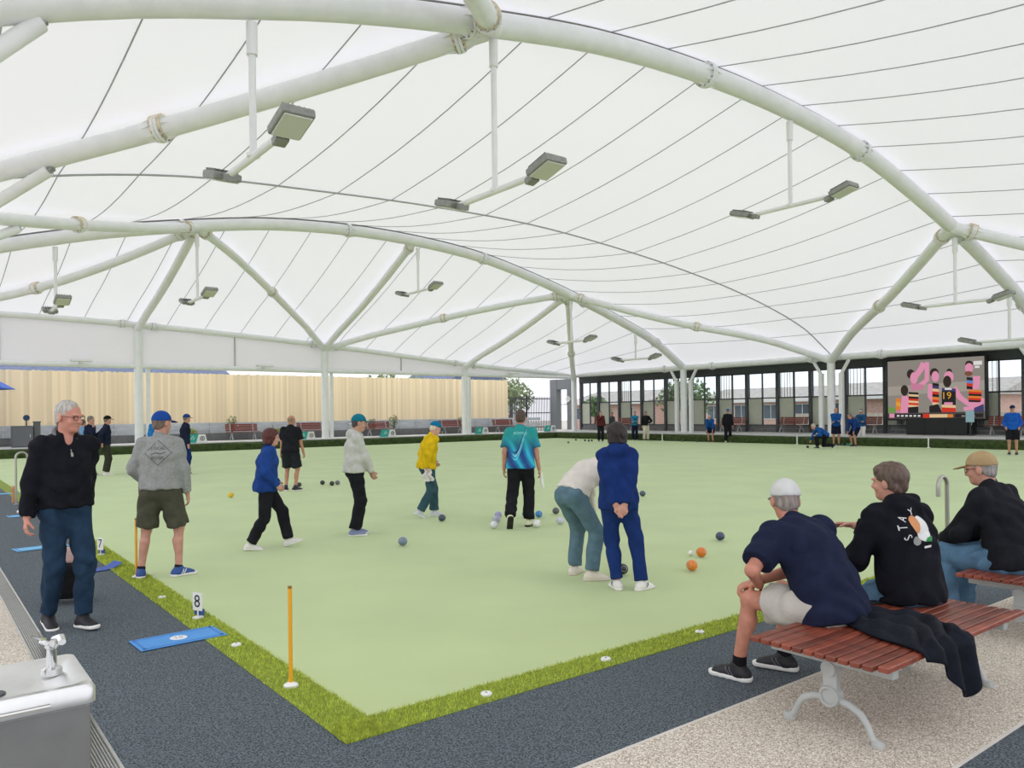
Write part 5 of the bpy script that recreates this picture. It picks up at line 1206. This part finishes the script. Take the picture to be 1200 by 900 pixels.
# ---- players further off
far_shoe = dict(m=mat('shoe_far_dark', '#2a2c30', .7))
def far(label, u, v, phi, H, top, bottom, pose=None, **k):
    p = G(u, v); fit = dict(skin='#bd8b76', hair='#6a625a', top=top, bottom=bottom, shoe=far_shoe); fit.update(k)
    zz = .42 if p.x > 34 or p.y > 37 else 0
    return person(label, (p.x, p.y, 0), phi, H, pose or {}, fit, lod=2)
J = lambda m, n='jacket', **k: dict(m=m, name=n, loose=.03, hem=-.06, **k); T = lambda m: dict(m=m, loose=.024, hem=.058); S_ = lambda m: dict(m=m, loose=.03, short=.9)
fold_arms = dict(hands=[(.10, .22, 1.10), (-.10, .24, 1.14)], epole=[(-1, -.2, -.6), (1, -.2, -.6)])
face_hand = dict(hands=[(-.25, .03, .86), (.05, .16, 1.42)], epole=[None, (.6, .5, -1)])
bent = dict(pel=(0, -.12, .88), lean=38, bend=10, feet=[(-.13, .05, .08, 8, 0), (.13, -.02, .08, -8, 0)], hands=[(-.16, .22, .62), (.16, .22, .62)], hpitch=20)
lunge = dict(pel=(0, -.05, .60), lean=60, bend=8, feet=[(-.10, .32, .08, 0, 0), (.10, -.42, .14, 0, 45)], hands=[(-.12, .40, .58), (.16, .62, .16)], hpitch=20)
far('man in dark top holding a hand to his face beyond the walking man', 105, 557, 120, 1.76, J(navy_c), T(denim), face_hand)
far('man in light blue shirt half hidden behind the walking man', 96, 553, 60, 1.66, J(ltblue_c, 'shirt'), T(denim), hair='#5a4a3c')
far('man in black cap, navy jacket and dark olive trousers at far left', 124, 557, 82, 1.76, J(navy_c), T(dkgreen_c), dict(hands=[(-.2, -.12, .95), (.2, -.12, .95)]), cap='#141418', shoe=sh_white)
far('man in bright blue jacket behind the man in grey sweatshirt', 182, 545, 30, 1.74, J(sky_c), T(black_c), hair='#a09890', hstyle='bald')
far('man in blue cap and navy jacket beside the man in grey sweatshirt', 217, 556, 75, 1.78, J(navy_c), T(track_c), cap='#1c3d7a')
far('far player in maroon jacket shading his eyes by the glazed wall', 704, 517.5, 170, 1.78, J(maroon_c), T(black_c), face_hand)
far('far player in dark grey jacket beside the one in maroon', 718, 515.5, -130, 1.70, J(dgrey_c), T(cloth('grey_trousers', '#6d7274', .1)))
far('far player in blue and pale teal top, third from the corner column', 744, 515.8, 175, 1.74, J(cloth('teal_blue_top', '#2f7fa4', .5, 4), 'shirt'), T(navy_c), fold_arms)
far('far player in black jacket and cream trousers, hand on hip', 757, 516.5, 165, 1.74, J(black_c), T(cream_t), dict(hands=[(-.16, .08, 1.02), (.24, .05, .86)], epole=[(-1, -.3, 0), None]))
far('far player in blue jacket and shorts leaning forward by the bank', 833, 518.5, -165, 1.72, J(blue_c), S_(navy_c), bent, hair='#b0a89c')
far('far player all in black with a blue cap', 853, 518.5, 170, 1.80, J(black_c), T(black_c), cap='#2c5aa0', shoe=sh_white)
far('far bowler in blue lunging to deliver a bowl', 966, 525.5, -105, 1.72, J(blue_c), T(black_c), lunge, hair='#b8b0a6')
far('far bowler in blue jacket and navy shorts standing upright before the white column', 980, 522.5, 178, 1.78, J(blue_c), S_(navy_c), fold_arms, hstyle='bald')
far('far bowler in dark blue jacket and shorts bent over, left of the white-capped one', 1001, 523.5, -140, 1.74, J(royal_c), S_(navy_c), bent)
far('far bowler in white sun visor, teal jacket and white trousers', 1010, 521, -160, 1.70, J(cloth('teal_navy', '#24527a', .4, 4)), T(mat('white_trousers', '#d8d8d4', .8)), fold_arms, visor=1)
far('man in blue jacket and black shorts standing near the right picture edge', 1187, 533.5, 180, 1.76, J(cloth('vivid_blue', '#2058b4', .12)), S_(black_c), dict(hands=[(-.2, .12, .98), (.2, .12, .98)]), cap='#1c2c4a')
# small things held by people
def held(nm, label, cat, P, hand, build, off=(0, 0, -.1)):
    r = P['root']; rz_ = r.rotation_euler[2]; q = Matrix.Rotation(rz_, 3, 'Z') @ (Vector(P['WR'][hand]) + Vector(off)); o = build(); o.location = Vector(r.location) + q; o.name = nm; tag(o, label, cat)
def rag():
    g = cluster('fold', offw, 1, (.01, .01, .01), (0, 0, 0), .01); g = MB(); n = 10
    for i in range(n + 1):
        for j in range(n + 1): u_, v_ = i / n - .5, j / n - .5; g.v.append((u_ * .16 + .02 * math.sin(j), .03 * math.sin(i * 1.1 + j * .5), v_ * .2))
    for i in range(n):
        for j in range(n): k = i * (n + 1) + j; g.face([k, k + 1, k + n + 2, k + n + 1])
    o = g.build('cloth', cloth('white_rag', '#dedbd6')); md = o.modifiers.new('thickness', 'SOLIDIFY'); md.thickness = .012; return o
held('cleaning_cloth', 'white cloth held by the person in yellow', 'cloth', PY, 1, rag, (.0, .02, -.12))
def stick():
    g = MB(); g.tube([(0, 0, .05), (.03, .0, -.12)], [.02, .028], 10); g.tube([(.03, 0, -.12), (.05, 0, -.2)], [.028, .018], 10); return g.build('measure', offw, None, True)
held('white_measure', 'white measure held by the man in teal shirt', 'measure', PT, 1, stick, (.02, .03, -.1))
